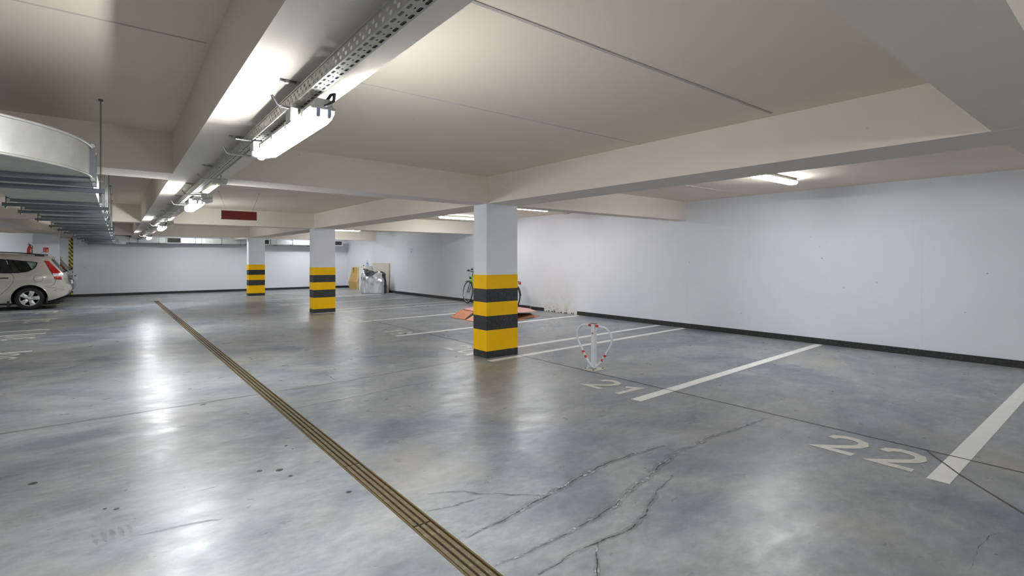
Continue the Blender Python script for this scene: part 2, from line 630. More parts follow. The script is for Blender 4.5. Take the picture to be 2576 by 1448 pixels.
M_SJ = mat('slab_joint_dark', (0.50, 0.465, 0.42), 0.8)
M_SJL = mat('slab_joint_pale', (0.60, 0.575, 0.54), 0.8)
slab_joint(1.0, 4.08, 1.88, 0.022, M_SJ)
slab_joint(1.0, 4.183, 3.20, 0.010, M_SJL)
slab_joint(-3.0, 0.42, 3.12, 0.010, mat('slab_joint_faint', (0.56, 0.52, 0.46), 0.8))
slab_joint(CX1, WX, 4.55, 0.012, M_SJL)
slab_joint(CX1, WX, 9.9, 0.012, M_SJL)
slab_joint(1.1, CX0, 9.3, 0.010, M_SJL)

# skirting: one run per wall, broken beside the damp patch
M_BASEW = M_BASE
def skirting(name, x0, x1, y0, y1, z1=0.095):
    return struct(name, MB().box(x0, x1, y0, y1, 0, z1, 0.003), M_BASEW)


skirting('baseboard_right', WX - 0.012, WX, YN, 8.93)
skirting('baseboard_right', WX - 0.012, WX, 10.72, LY)
skirting('baseboard_back', XL, WX, LY - 0.012, LY)
skirting('baseboard_left', XL, XL + 0.012, YN, LY)
# crumbling remains of the skirting
rng = random.Random(3)
br = struct('baseboard_right', MB().box(WX - 0.010, WX, 10.15, 10.70, 0, 0.085, 0.002), M_BASEW, label='crumbling end of the black skirting beside the damp patch')
for k in range(16):
    y = 8.98 + k * 0.075 + rng.uniform(-0.02, 0.02)
    h = rng.uniform(0.012, 0.05)
    l = rng.uniform(0.015, 0.05)
    MB().prism([(y, 0), (y + l, 0), (y + l * 0.8, h * 0.7), (y + l * 0.4, h), (y + 0.003, h * 0.6)], WX - 0.009, WX, 'x').build('chip', [M_BASE, mat('crumbled_plaster', (0.66, 0.62, 0.5), 0.9)][k % 3 == 0], br)
# formwork joints of the cast wall
wr = bpy.data.objects['wall_right']
for y in (2.1, 3.35, 4.6, 5.9, 7.1, 8.35, 11.1, 13.0, 15.5, 18.0):
    MB().box(WX - 0.0015, WX + 0.001, y - 0.002, y + 0.002, 0.1, ZS - 0.35).build('wall_joint', mat('wall_joint_grey', (0.73, 0.745, 0.80), 0.9), wr)

# ------------------------------------------------------------------ columns
BANDS = [(0.0, 0.095, M_BLACK), (0.095, 0.388, M_YELLOW), (0.388, 0.588, M_BLACK), (0.588, 0.782, M_YELLOW), (0.782, 0.968, M_BLACK), (0.968, 1.166, M_YELLOW)]
col_labels = {5.841: 'nearest column, white above yellow and black bands', 13.436: 'middle column of the row, white above yellow and black bands',
              21.006: 'farthest column of the row, white above yellow and black bands', -1.75: 'banded column behind the viewpoint'}


def column(x0, x1, y0, y1, label):
    c = struct('column', MB().box(x0, x1, y0, y1, 0, ZB + 0.02, 0.004), M_COLUMN, label=label)
    e = 0.0025
    for z0, z1, m in BANDS:
        MB().box(x0 - e, x1 + e, y0 - e, y1 + e, z0, z1 - 0.0005).build('painted_band', m, c)
    return c


for a, b in CROWS:
    column(CX0, CX1, a, b, col_labels[a])
left_col = column(-1.695, -1.098, 21.006, 21.325, 'banded column behind the beige estate car with extinguisher sign')

# ------------------------------------------------------------------ floor markings (paint on the floor)
def stripe(x0, y0, x1, y1, w=0.115, m=None):
    MB().ribbon([(x0, y0), (x1, y1)], w, 0.0012).build('parking_line', m or M_PAINT, floor)


LINES_R = [0.86, 3.20, 5.66, 6.24, 8.53, 10.92, 13.25, 13.95, 16.22, 18.55, 20.75, 21.55]
for y in LINES_R:
    sk = 0.012 * (y - 3)
    stripe(4.10, y - 0.0, 9.10, y + (0.22 if y > 3 else 0.05) + sk)
LINES_L = [10.58, 12.93, 13.62, 15.93, 18.27, 20.90, 21.75]
for y in LINES_L:
    stripe(-0.86, y, -5.6, y, 0.10)

DIG = {  # strokes inside a 1 x 1.4 box: outlines of stencil digits, as centre-line paths
    '2': [(0.06, 1.05), (0.12, 1.25), (0.32, 1.38), (0.58, 1.38), (0.80, 1.27), (0.88, 1.04), (0.80, 0.80), (0.55, 0.52), (0.12, 0.11), (0.95, 0.11)],
    '1': [(0.12, 1.02), (0.56, 1.30), (0.56, 0.02)],
    '0': [(0.5, 1.36), (0.78, 1.22), (0.88, 0.95), (0.88, 0.45), (0.78, 0.16), (0.5, 0.04), (0.22, 0.16), (0.12, 0.45), (0.12, 0.95), (0.22, 1.22), (0.5, 1.36)],
    '9': [(0.86, 0.92), (0.72, 0.66), (0.45, 0.60), (0.2, 0.72), (0.12, 0.98), (0.22, 1.25), (0.5, 1.37), (0.78, 1.22), (0.88, 0.95), (0.84, 0.5), (0.66, 0.14), (0.3, 0.04)],
    '8': [(0.5, 0.74), (0.78, 0.9), (0.82, 1.1), (0.7, 1.3), (0.5, 1.37), (0.3, 1.3), (0.18, 1.1), (0.22, 0.9), (0.5, 0.74), (0.82, 0.55), (0.88, 0.34), (0.76, 0.12), (0.5, 0.03), (0.24, 0.12), (0.12, 0.34), (0.18, 0.55), (0.5, 0.74)],
    '7': [(0.1, 1.28), (0.9, 1.28), (0.42, 0.02)],
    '6': [(0.76, 1.3), (0.5, 1.37), (0.24, 1.2), (0.12, 0.8), (0.12, 0.42), (0.24, 0.14), (0.5, 0.04), (0.78, 0.16), (0.88, 0.44), (0.76, 0.72), (0.5, 0.8), (0.22, 0.68)],
    '5': [(0.84, 1.29), (0.24, 1.29), (0.18, 0.76), (0.5, 0.86), (0.8, 0.72), (0.88, 0.42), (0.76, 0.14), (0.46, 0.04), (0.12, 0.16)],
    '3': [(0.14, 1.22), (0.5, 1.37), (0.8, 1.22), (0.82, 0.96), (0.5, 0.74), (0.86, 0.52), (0.86, 0.2), (0.5, 0.03), (0.12, 0.18)],
}


def offset_stroke(pts, w):
    """mitred outline strip of a poly-line"""
    P = [Vector(p) for p in pts]
    L, R = [], []
    for i, p in enumerate(P):
        if i == 0:
            t = (P[1] - P[0]).normalized(); n = Vector((-t.y, t.x)); k = 1
        elif i == len(P) - 1:
            t = (P[-1] - P[-2]).normalized(); n = Vector((-t.y, t.x)); k = 1
        else:
            t1, t2 = (P[i] - P[i - 1]).normalized(), (P[i + 1] - P[i]).normalized()
            n1, n2 = Vector((-t1.y, t1.x)), Vector((-t2.y, t2.x))
            n = (n1 + n2)
            if n.length < 0.2:
                n = n1
            n.normalize()
            k = min(1 / max(n.dot(n1), 0.3), 2.3)
        L.append(p + n * w / 2 * k)
        R.append(p - n * w / 2 * k)
    return L, R


def digit(ch, ox, oy, side, h=0.40, w=0.265, sw=0.245):
    """side +1: read from the aisle facing +x; -1: facing -x. ox: x of the digit's foot, oy: y of its left edge"""
    Lp, Rp = offset_stroke(DIG[ch], sw)
    vs = []
    for a, b in zip(Lp, Rp):
        for q in (a, b):
            u, v = q.x * w, q.y / 1.4 * h
            vs.append((ox + side * v, oy - side * u, 0.0016))
    MB().add(vs, [(2 * i, 2 * i + 1, 2 * i + 3, 2 * i + 2) for i in range(len(Lp) - 1)]).build('bay_number_digit', M_DIGIT, floor)


for num, yl in (('22', 0.99), ('21', 3.36), ('20', 6.33), ('19', 8.66), ('18', 11.05), ('17', 14.08), ('16', 16.36)):
    digit(num[1], 4.14, yl + 0.265, 1)
    digit(num[0], 4.14, yl + 0.265 + 0.345, 1)
for num, yl in (('30', 10.46), ('31', 12.80), ('32', 15.80), ('33', 18.15)):
    digit(num[0], -0.98, yl - 0.62, -1)
    digit(num[1], -0.98, yl - 0.27, -1)

# expansion joints sawn in the floor
def joint(pts, w=0.009):
    MB().ribbon(pts, w, 0.0020).build('floor_joint', M_JOINT, floor)


joint([(4.70, YN + 31.3 * k / 12) for k in range(13)], 0.015)
joint([(4.685, 1.045), (4.35, 0.81), (3.94, 0.45), (3.3, -0.1)], 0.012)
joint([(XL, 5.72), (-0.66, 5.74), (1.24, 5.76)], 0.008)
joint([(1.38, 5.76), (2.10, 5.75), (2.82, 5.83), (4.18, 5.95)], 0.007)
joint([(1.38, 8.1), (1.93, 7.78), (4.18, 6.02)], 0.006)
joint([(-1.2, 10.4), (0.17, 9.87), (1.24, 9.4)], 0.007)
joint([(1.38, 9.55), (3.54, 9.68), (4.66, 9.81), (5.8, 9.77), (WX, 9.9)], 0.007)
joint([(1.38, 12.9), (4.18, 13.3)], 0.007)
joint([(1.38, 7.05), (1.93, 7.01), (2.55, 6.98), (3.36, 6.93), (4.18, 6.55)], 0.006)
joint([(4.75, 5.95), (WX, 5.98)], 0.004)


def crack(pts, w, halo=0.0, white=0.0, seed=1):
    r = random.Random(seed)
    P = []
    for i in range(len(pts) - 1):
        (ax, ay), (bx, by) = pts[i], pts[i + 1]
        n = max(2, int(math.hypot(bx - ax, by - ay) / 0.025))
        for k in range(n):
            t = k / n
            P.append((ax + (bx - ax) * t, ay + (by - ay) * t))
    P.append(pts[-1])
    # smooth then wander
    for _ in range(6):
        P = [P[0]] + [((P[i - 1][0] + 2 * P[i][0] + P[i + 1][0]) / 4, (P[i - 1][1] + 2 * P[i][1] + P[i + 1][1]) / 4) for i in range(1, len(P) - 1)] + [P[-1]]
    Q = [(x + noise.noise(Vector((x * 9, y * 9, seed))) * 0.018 + r.uniform(-.003, .003), y + noise.noise(Vector((x * 9, y * 9, seed + 9))) * 0.018 + r.uniform(-.003, .003)) for x, y in P]
    n = len(Q)

    def taper(i): return min(1, 4 * i / n, 4 * (n - 1 - i) / n)
    if halo:
        MB().ribbon(Q, [halo * (0.35 + 0.65 * taper(i)) * r.uniform(.8, 1.2) for i in range(n)], 0.0008).build('crack_edge', M_CRACKH, floor)
    if white:
        MB().ribbon([(x + 0.004, y + 0.003) for x, y in Q], [white * r.uniform(.4, 1.5) * (0.2 + taper(i)) for i in range(n)], 0.0014).build('crack_edge', M_CRACKW, floor)
    MB().ribbon(Q, [0.6 * w * r.uniform(.4, 1.5) * (0.3 + .7 * taper(i)) for i in range(n)], 0.0022).build('crack', M_CRACK, floor)


k_ = 1.4 / 1.3
C = lambda *p: [(x, y) for x, y in p]
crack(C((1.41, 2.16), (1.59, 2.17), (1.76, 2.20), (1.92, 2.22), (2.13, 2.25), (2.35, 2.30), (2.61, 2.335), (2.83, 2.34), (3.28, 2.30)), 0.012, 0.06, 0.030, 2)
crack(C((1.50, 2.70), (1.68, 2.61), (1.75, 2.50), (1.89, 2.37), (2.04, 2.25)), 0.006, 0.03, 0, 3)
crack(C((1.395, 2.51), (1.47, 2.49), (1.59, 2.47), (1.73, 2.467)), 0.006, 0.02, 0.012, 4)
crack(C((1.38, 1.877), (1.513, 1.87), (1.683, 1.863), (1.881, 1.869), (2.083, 1.89), (2.272, 1.911), (2.404, 1.962), (2.791, 2.049), (3.209, 2.151), (3.779, 2.173), (4.673, 2.117)), 0.009, 0.055, 0.026, 5)
crack(C((1.491, 1.703), (1.703, 1.719), (1.894, 1.718), (2.105, 1.692), (2.285, 1.729), (2.491, 1.829), (2.866, 1.95)), 0.012, 0.04, 0.0, 6)
crack(C((1.894, 1.718), (1.82, 1.626), (1.714, 1.555), (1.60, 1.42)), 0.010, 0.03, 0.012, 7)
crack(C((2.974, 0.526), (3.151, 0.529), (3.349, 0.54), (3.484, 0.525), (3.672, 0.447)), 0.004, 0, 0, 8)
crack(C((2.084, 6.224), (2.069, 5.78)), 0.012, 0, 0, 9)
crack(C((1.392, 5.0), (2.056, 5.05), (2.539, 5.13), (3.017, 5.1)), 0.006, 0.02, 0, 10)
crack(C((0.32, 3.58), (0.44, 3.58), (0.60, 3.60)), 0.006, 0, 0, 11)
crack(C((0.13, 3.20), (0.34, 3.18), (0.50, 3.12)), 0.007, 0.03, 0, 12)
for x, y, r_ in ((0.798, 3.679, .016), (0.904, 3.611, .020), (0.935, 3.47, .012), (1.146, 3.014, .015), (1.06, 4.05, .010), (1.08, 3.95, .007), (0.74, 5.684, .022), (0.714, 6.449, .018), (-0.35, 4.35, .02), (0.05, 3.62, .012), (0.00, 3.66, .009)):
    MB().add([(x + r_ * 1.1 * cos(a * pi / 8) * (1 + .15 * sin(3 * a)), y + r_ * sin(a * pi / 8), 0.0018) for a in range(16)], [tuple(range(16))]).build('oil_spot', M_STAIN, floor)
for k in range(5):
    x, y = 0.10 - k * 0.035, 3.30 - k * 0.004
    MB().ribbon([(x - .01, y + .07), (x, y + .03), (x + .004, y - .02), (x + .01, y - .06)], [.008, .022, .020, .006], 0.0007).build('tyre_mark', M_RUB, floor)

# ------------------------------------------------------------------ drain
dr = thing('drain_channel', 'long slotted drain with rusty ochre grates across the aisle floor', 'drain', ((DX0 + DX1) / 2, DY0, 0))
LN = DY1 - DY0
hw = (DX1 - DX0) / 2
MB().box(-hw, hw, 0, LN, -0.09, -0.075).box(-hw - .002, -hw + .004, 0, LN, -0.09, -0.004).box(hw - .004, hw + .002, 0, LN, -0.09, -0.004).build('trough', M_TROUGH, dr)
for s in (-1, 1):
    MB().box(min(s * hw, s * (hw - .010)), max(s * hw, s * (hw - .010)), 0, LN, -0.03, 0.003).build('frame_rail', M_GRATEF, dr)
GL = 0.985
y0 = 2.41 - 4 * GL - DY0
gb = MB().box(-0.011, 0.011, 0.006, GL - 0.006, -0.022, 0.002, 0.0015).mesh('bar', M_GRATE)
gr_me = MB().box(-hw + .008, hw - .008, -.006, .006, -0.028, -0.012).mesh('cross_rib', M_GRATEF)
rg = random.Random(11)
while y0 + GL <= LN + 0.01:
    g = put(None, 'grate', dr, (rg.uniform(-.0015, .0015), y0, 0), (0, 0, rg.uniform(-.001, .001)))
    for yy in (0.10, GL / 2, GL - 0.10):
        put(gr_me, 'cross_rib', g, (0, yy, 0))
    for bx in (-0.036, 0.0, 0.036):
        put(gb, 'bar', g, (bx, 0, rg.uniform(-.0008, .0008)))
    y0 += GL

# ------------------------------------------------------------------ cable tray with brackets
def tray_x(y): return 0.615 + 0.0150 * (y - 1.2)


SK = math.atan(0.0150)
TZ, TW, TH = 2.062, 0.054, 0.050
PIT = 0.05


def perforated(mb, P, u0, u1, v0, v1, holes):
    """one pitch of perforated sheet. P(u, v) -> 3-D; u along the tray; holes: (vc, hv, uc, hu) stacked in v"""
    edges = [v0]
    for vc, hv, uc, hu in holes:
        edges += [vc - hv, vc + hv]
    edges.append(v1)
    for i in range(len(edges) - 1):
        a, b = edges[i], edges[i + 1]
        if i % 2 == 0:
            mb.add([P(u0, a), P(u1, a), P(u1, b), P(u0, b)], [(0, 1, 2, 3)])
        else:
            vc, hv, uc, hu = holes[i // 2]
            ua, ub = u0 + uc - hu, u0 + uc + hu
            mb.add([P(u0, a), P(ua + .003, a), P(ua, vc), P(ua + .003, b), P(u0, b)], [(0, 1, 2, 3, 4)])
            mb.add([P(ub - .003, a), P(u1, a), P(u1, b), P(ub - .003, b), P(ub, vc)], [(0, 1, 2, 3, 4)])


SEC = 2.0
ts = MB()
for k in range(int(SEC / PIT)):
    u0 = k * PIT
    for xx in (0.0, TW):
        perforated(ts, lambda u, v, xx=xx: (xx, u, v), u0, u0 + PIT, 0.0, TH, [(0.015, 0.0065, 0.014, 0.010), (0.034, 0.0065, 0.036, 0.010)])
    perforated(ts, lambda u, v: (v, u, 0.0), u0, u0 + PIT, 0.0, TW, [(0.012, 0.005, 0.024, 0.016), (0.027, 0.003, 0.024, 0.006), (0.042, 0.005, 0.024, 0.016)])
for xx in (-0.003, TW):
    ts.box(xx, xx + 0.003, 0, SEC, TH - 0.002, TH + 0.003)
tsm = ts.mesh('tray_section', M_TRAY)
tr = thing('cable_tray', 'perforated zinc cable tray running under the aisle beam', 'cable tray', (tray_x(-1.2), -1.2, TZ), -SK)
for k in range(12):
    put(tsm, 'tray_section', tr, (0, k * SEC, 0))
cb = MB()
for dx, dz in ((0.038, 0.007), (0.046, 0.008)):
    cb.tube([(dx, 0, dz), (dx + .003, 6, dz), (dx - .002, 12, dz), (dx, 18, dz), (dx, 23.9, dz)], 0.0055, 6)
cb.build('cable', M_DARKPL, tr)

# hanging hooks: top arm on the soffit, round bar down behind the tray and back under it
def hook_path():
    p = [(-0.075, 0, 0.098), (0.045, 0, 0.098)]
    for a in range(0, 91, 18):
        p.append((0.045 + 0.016 * sin(radians(a)), 0, 0.082 + 0.016 * cos(radians(a))))
    p.append((0.061, 0, 0.012))
    for a in range(0, 91, 18):
        p.append((0.045 + 0.016 * cos(radians(a)), 0, 0.006 - 0.016 * sin(radians(a))))
    p.append((-0.072, 0, -0.010))
    for a in range(0, 66, 13):
        p.append((-0.072 - 0.022 * sin(radians(a)), 0, 0.012 - 0.022 * cos(radians(a))))
    p.append((-0.108, 0, 0.030))
    return p


hk_me = MB().tube(hook_path(), 0.0062, 8).mesh('bar', M_HOOK)
pl_me = MB().box(-0.075, 0.03, -0.009, 0.009, 0.1035, 0.1060).box(-0.055, -0.04, -0.012, 0.012, 0.0915, 0.106).box(-0.01, 0.005, -0.012, 0.012, 0.0915, 0.106).mesh('fixing_plate', M_HOOK)
hy = [2.32 + 1.262 * k for k in range(-1, 15)]
ordn = ['nearest', 'second', 'third', 'fourth', 'fifth', 'sixth', 'seventh', 'eighth', 'ninth', 'tenth', 'eleventh', 'twelfth', 'thirteenth', 'fourteenth', 'fifteenth']
vis = 0
for y in hy:
    if y > 1.9:
        lab = 'zinc hook holding the cable tray, %s along it' % ordn[min(vis, 14)]
        vis += 1
    else:
        lab = 'zinc hook holding the cable tray, behind the viewpoint'
    h = thing('tray_hook', lab, 'hook', (tray_x(y) + 0.026, y, 2.058), 0, 'round bar hooks under the aisle beam')
    put(hk_me, 'bar', h, (0, 0, 0.0))
    put(pl_me, 'fixing_plate', h, (0, 0, 0.0))

# ------------------------------------------------------------------ fluorescent luminaires
def lamp_meshes(L, w=0.112, b=0.0):
    """long axis +y from 0 to L, x centred, z=0 the bottom of the diffuser"""
    hb = [(-w / 2, .045), (w / 2, .045), (w / 2 + .004, .052), (w / 2 - .006, .058), (w * .30, .088), (-w * .30, .088), (-w / 2 + .006, .058), (-w / 2 - .004, .052)]
    housing = MB().prism(hb, 0.0, L, 'y')
    d = MB()
    prof = [(-w / 2, .046), (-w / 2 - .001 - b, .034), (-w / 2 + .006 - b * .8, .014), (-w * .36, .002), (0, -.001), (w * .36, .002), (w / 2 - .006, .014), (w / 2 + .001, .034), (w / 2, .046)]
    ring = lambda y, s, dz: [(x * s, y, max(z, dz)) for x, z in prof]
    n = len(prof)
    secs = [ring(0.004, 0.96, 0.020), ring(0.020, 0.99, 0.006), ring(0.05, 1, -1), ring(L - 0.05, 1, -1), ring(L - 0.020, 0.99, 0.006), ring(L - 0.004, 0.96, 0.020)]
    vs = [p for r in secs for p in r]
    fs = [(i * n + k, i * n + k + 1, i * n + n + k + 1, i * n + n + k) for i in range(5) for k in range(n - 1)]
    fs += [tuple(range(n)), tuple(range(5 * n, 6 * n))]
    d.add(vs, fs)
    hold = [MB().lathe([(.002, .012), (.009, .015), (.0105, .022), (.0105, .046)], (sx, -.001, 0), 'z', 12) for sx in (-.021, .021)]
    clip = MB().box(-.004, .010, -.009, .009, .030, .062, .002)
    return housing, d, hold, clip


def lamp(label, loc, rz, L, group, dm, w=0.112):
    t = thing('fluorescent_lamp', label, 'lamp', loc, rz, group)
    hs, d, hold, clip = lamp_meshes(L, w, 0.003 if w < .1 else 0.0)  # tray diffusers get an added left bulge that throws light onto the soffit
    hs.build('housing', M_PLASTIC, t)
    d.build('diffuser', dm, t)
    for h in hold:
        h.build('tube_holder', M_HOLDER, t)
    cm = clip.mesh('clip', M_CHROME)
    for s in (-1, 1):
        for k in range(4):
            put(cm, 'clip', t, (s * (w / 2 + .002), 0.10 + k * (L - 0.2) / 3, 0), (0, 0, 0 if s > 0 else pi))
    return t


tl = [('first', 2.08, 0.98, 0.686), ('second', 6.18, 1.0, 0.772), ('third', 11.55, 1.0, 0.862), ('fourth', 17.7, 1.0, 1.00)]
for nm, y, L, x in tl:
    lab = {'first': 'large bright tube lamp under the near cable tray', 'second': 'second tube lamp along the tray, beyond the first sensor', 'third': 'third tube lamp along the tray, small', 'fourth': 'tiny farthest tube lamp under the tray'}[nm]
    t = lamp(lab, (x, y, 1.951), -SK, L, 'tube lamps along the cable tray', M_LAMP_T, 0.092)
    # flexible cable looping into the near end
    MB().tube([(0.030, 0.10, 0.090), (0.040, 0.03, 0.118), (0.040, -0.014, 0.110), (0.034, -0.022, 0.080), (0.014, -0.008, 0.062), (0.006, 0.004, 0.060)], 0.0062, 8).build('supply_cable', M_DARKPL, t)
    for ys_ in (0.30, L - 0.26):
        MB().box(-0.045, 0.03, ys_, ys_ + .022, 0.084, 0.090).build('mounting_strap', M_HOOK, t)
    MB().box(-0.082, -0.049, 0.17, 0.25, 0.022, 0.084, 0.004).build('ballast_box', mat('ballast_grey', (0.45, 0.45, 0.44), 0.5), t)
for wh, y in (('just behind', -2.3), ('far behind', -6.0)):
    lamp('added unseen tube lamp under the cable tray %s the viewpoint' % wh, (tray_x(y) + .05, y, 1.954), -SK, 1.0, 'tube lamps along the cable tray', M_LAMP_T, 0.092)  # out of view, added to raise the overall brightness

bays = [('nearest slab lamp, over the bay beside the right wall', 6.55, 3.24), ('slab lamp glimpsed past the top of the nearest column', 6.60, 8.50),
        ('slab lamp showing left of the nearest column', 6.85, 11.66), ('slab lamp showing right of the middle column', 6.60, 19.35)]
for lab, x, y in bays:
    t = lamp(lab, (x, y, ZS - 0.088), -pi / 2, 1.18, 'tube lamps on the slab over the bays', M_LAMP_B)
for wh, x, y in (('behind the viewpoint by the right wall', 6.6, -3.0), ('behind the last cross beam', 6.6, 22.7)):
    lamp('added fill slab lamp hidden ' + wh, (x, y, ZS - 0.088), -pi / 2, 1.18, 'tube lamps on the slab over the bays', M_LAMP_B)  # unseen lamps added to lift the general light level
for wh, x, y in (('above the two parked cars', -5.2, 17.6), ('in the far left corner', -4.6, 22.8), ('over the near left bays', -5.2, 9.8), ('behind the viewpoint on the left', -5.2, -3.0), ('behind the last cross beam by the aisle', 2.2, 21.75)):
    lamp('added unseen slab lamp ' + wh, (x, y, ZS - 0.088), -pi / 2, 1.18, 'unseen tube lamps added for fill light', M_LAMP_FILL)  # added fill lamps, none in view, brighten the left side and end wall

# motion sensors beside the tray
def sensor(label, x, y, z=1.985):
    t = thing('motion_sensor', label, 'sensor', (x, y, z), 0, 'sensors beside the cable tray')
    MB().box(-.048, .048, -.045, .045, .030, .086, .006).build('junction_box', M_PLASTIC, t)
    MB().lathe([(.030, -.002), (.050, .004), (.052, .012), (.052, .030)], seg=22).build('sensor_ring', M_WHITEPL, t)
    MB().lathe([(.004, -.014), (.016, -.010), (.022, -.002), (.022, .002)], seg=16).build('lens', M_WHITEPL, t)
    for k in (-.028, 0, .028):
        MB().lathe([(.0105, -.050), (.0105, -.044)], (k, 0, .060), 'y', 12).build('knockout', M_WHITEPL, t)
    MB().box(-.13, .02, -.008, .008, .086, .090).build('bracket', M_HOOK, t)
    return t


sensor('white round sensor at the far end of the big lamp', 0.695, 3.17, 1.970)
sensor('grey sensor box before the second tray lamp', 0.815, 6.03, 1.970)
sensor('small white sensor before the third tray lamp', 0.905, 10.85, 1.970)
el = thing('emergency_light', 'slim flat emergency light under the beam crossing', 'emergency light', (0.865, 5.63, 2.112))
MB().box(-.065, .065, -.040, .040, 0.012, 0.052, .005).build('case', M_PLASTIC, el)
MB().box(-.058, .058, -.034, .034, 0.0, 0.012, .004).build('cover', M_WHITEPL, el)
MB().lathe([(.005, -.003), (.005, .001)], (-0.02, -.02, 0), 'z', 10).build('indicator_light', emit('led_green', (0.6, 0.9, 0.1), 1.2), el)
# round cable drum / siren on the beam left of the tray
sr = thing('junction_box', 'round beige junction box on the beam left of the tray', 'junction box', (0.715, 6.13, 2.120))
MB().lathe([(.030, 0), (.040, .008), (.042, .044)], seg=20).build('lid', mat('beige_plastic', (0.62, 0.52, 0.36), 0.5), sr)
MB().box(-.035, .035, .03, .055, .012, .036, .003).build('gland', M_PLASTIC, sr)

# ------------------------------------------------------------------ galvanised duct (left) with elbow
DSK = 0.0165
dct = thing('ventilation_duct', 'flat galvanised air duct hanging left of the aisle beam', 'duct', (-0.075, 4.28, 1.92), -DSK)
DW, DH, DLEN = 0.60, 0.19, 19.0


def duct_piece(y0_, y1_):
    mb = MB()
    mb.box(-DW, 0, y0_, y1_, 0, DH)
    # cross-broken creases: shallow pyramids on side and bottom
    for s, x in ((1, 0.0),):
        mb.add([(x, y0_, 0), (x, y1_, 0), (x, y1_, DH), (x, y0_, DH), (x + .004, (y0_ + y1_) / 2, DH / 2)], [(0, 1, 4), (1, 2, 4), (2, 3, 4), (3, 0, 4)])
    mb.add([(-DW, y0_, 0), (0, y0_, 0), (0, y1_, 0), (-DW, y1_, 0), (-DW / 2, (y0_ + y1_) / 2, -.006)], [(0, 1, 4), (1, 2, 4), (2, 3, 4), (3, 0, 4)])
    return mb


flanges = [0.0, 0.30, 1.93, 2.83, 4.18, 5.78, 7.08, 8.38, 10.48, 12.08, 14.08, 15.88, 17.48, DLEN]
M_GALVC = mat('galvanised_steel_cool', (0.56, 0.60, 0.61), 0.38, 0.6, 0.12, 7)
M_FLG = mat('zinc_flange', (0.21, 0.225, 0.24), 0.4, 0.75)
for a, b in zip(flanges[:-1], flanges[1:]):
    duct_piece(a + .004, b - .004).build('duct_section', M_GALV, dct)


def flange_ring(mb, y, t=.014, o=.026):
    mb.box(-DW - o, o, y - t, y + t, -o, 0.0)
    mb.box(-DW - o, o, y - t, y + t, DH, DH + o)
    mb.box(0.0, o, y - t, y + t, -0.0, DH)
    mb.box(-DW - o, -DW, y - t, y + t, -0.0, DH)


fr_me = None
for y in flanges:
    f_ = MB()
    flange_ring(f_, 0)
    if fr_me is None:
        fr_me = f_.mesh('flange', M_FLG)
        bolt = MB()
        for cx_, cz_ in ((0.013, -0.013), (0.013, DH + 0.013), (-DW - 0.013, -0.013), (-DW - .013, DH + .013)):
            bolt.lathe([(.013, -.024), (.013, .024)], (cx_, 0, cz_), 'y', 10)
        bolt_me = bolt.mesh('corner_bolt', M_CHROME)
    o = put(fr_me, 'flange', dct, (0, y, 0))
    put(bolt_me, 'corner_bolt', o)
# elbow turning to the left, outer radius on the aisle side
el_ = MB()
R0 = 0.98
n = 18
corner = ((R0, 0), (R0, DH), (R0 - DW, DH), (R0 - DW, 0))
for k in range(4):
    strip = []
    for i in range(n + 1):
        a = (pi / 2) * i / n
        for r_, z in (corner[k], corner[(k + 1) % 4]):
            strip.append((-R0 + r_ * cos(a), -r_ * sin(a), z))
    el_.add(strip, [(2 * i, 2 * i + 1, 2 * i + 3, 2 * i + 2) for i in range(n)], k in (0, 2))
eo = el_.build('elbow', M_GALV, dct)
for zz in (0.0, DH):
    MB().tube([(-R0 + (R0 + .006) * cos(pi / 2 * i / 24), -(R0 + .006) * sin(pi / 2 * i / 24), zz) for i in range(25)], 0.008, 6).build('elbow_seam', M_GALV, dct)
o = MB().box(-R0 - 3.4, -R0, -R0, -R0 + DW, 0, DH).build('duct_section', M_GALV, dct)
put(fr_me, 'flange', dct, (-R0 + 0.0, -R0 - 0.0, 0), (0, 0, -pi / 2))
# hanger rails across the underside with threaded rods
rails = [0.42, 2.05, 2.95, 4.30, 5.90, 7.20, 8.50, 10.60, 12.20, 14.20, 16.0, 17.6]
rail_me = MB().prism([(-.016, -.056), (.016, -.056), (.016, -.026), (.011, -.026), (.011, -.050), (-.011, -.050), (-.011, -.026), (-.016, -.026)], -DW - .07, .07, 'x').mesh('rail', M_GALVD)
rod_me = MB().tube([(0, 0, -.08), (0, 0, ZS - 1.92)], 0.0045, 6).lathe([(.009, -.070), (.009, -.058)], seg=8).lathe([(.014, ZS - 1.92 - .012), (.014, ZS - 1.92)], seg=10).mesh('threaded_rod', M_GALVD)
rod_b = MB().tube([(0, 0, -.08), (0, 0, ZB - 1.92)], 0.0045, 6).lathe([(.009, -.070), (.009, -.058)], seg=8).mesh('threaded_rod', M_GALVD)
for i, y in enumerate(rails):
    h = thing('duct_hanger', 'steel rail and rods under the flat duct, %s from its elbow' % ordn[i].replace('nearest', 'first'), 'hanger', (-0.075 + math.tan(DSK) * y, 4.28 + y, 1.92), -DSK, 'hangers under the ventilation duct')
    put(rail_me, 'rail', h)
    wy = 4.28 + y
    under = any(a - .02 < wy < b + .02 for a, b in ((5.80, 6.14), (13.40, 13.74), (20.97, 21.31)))
    for x in (.045, -DW - .045):
        put(rod_b if under else rod_me, 'threaded_rod', h, (x, 0, 0))

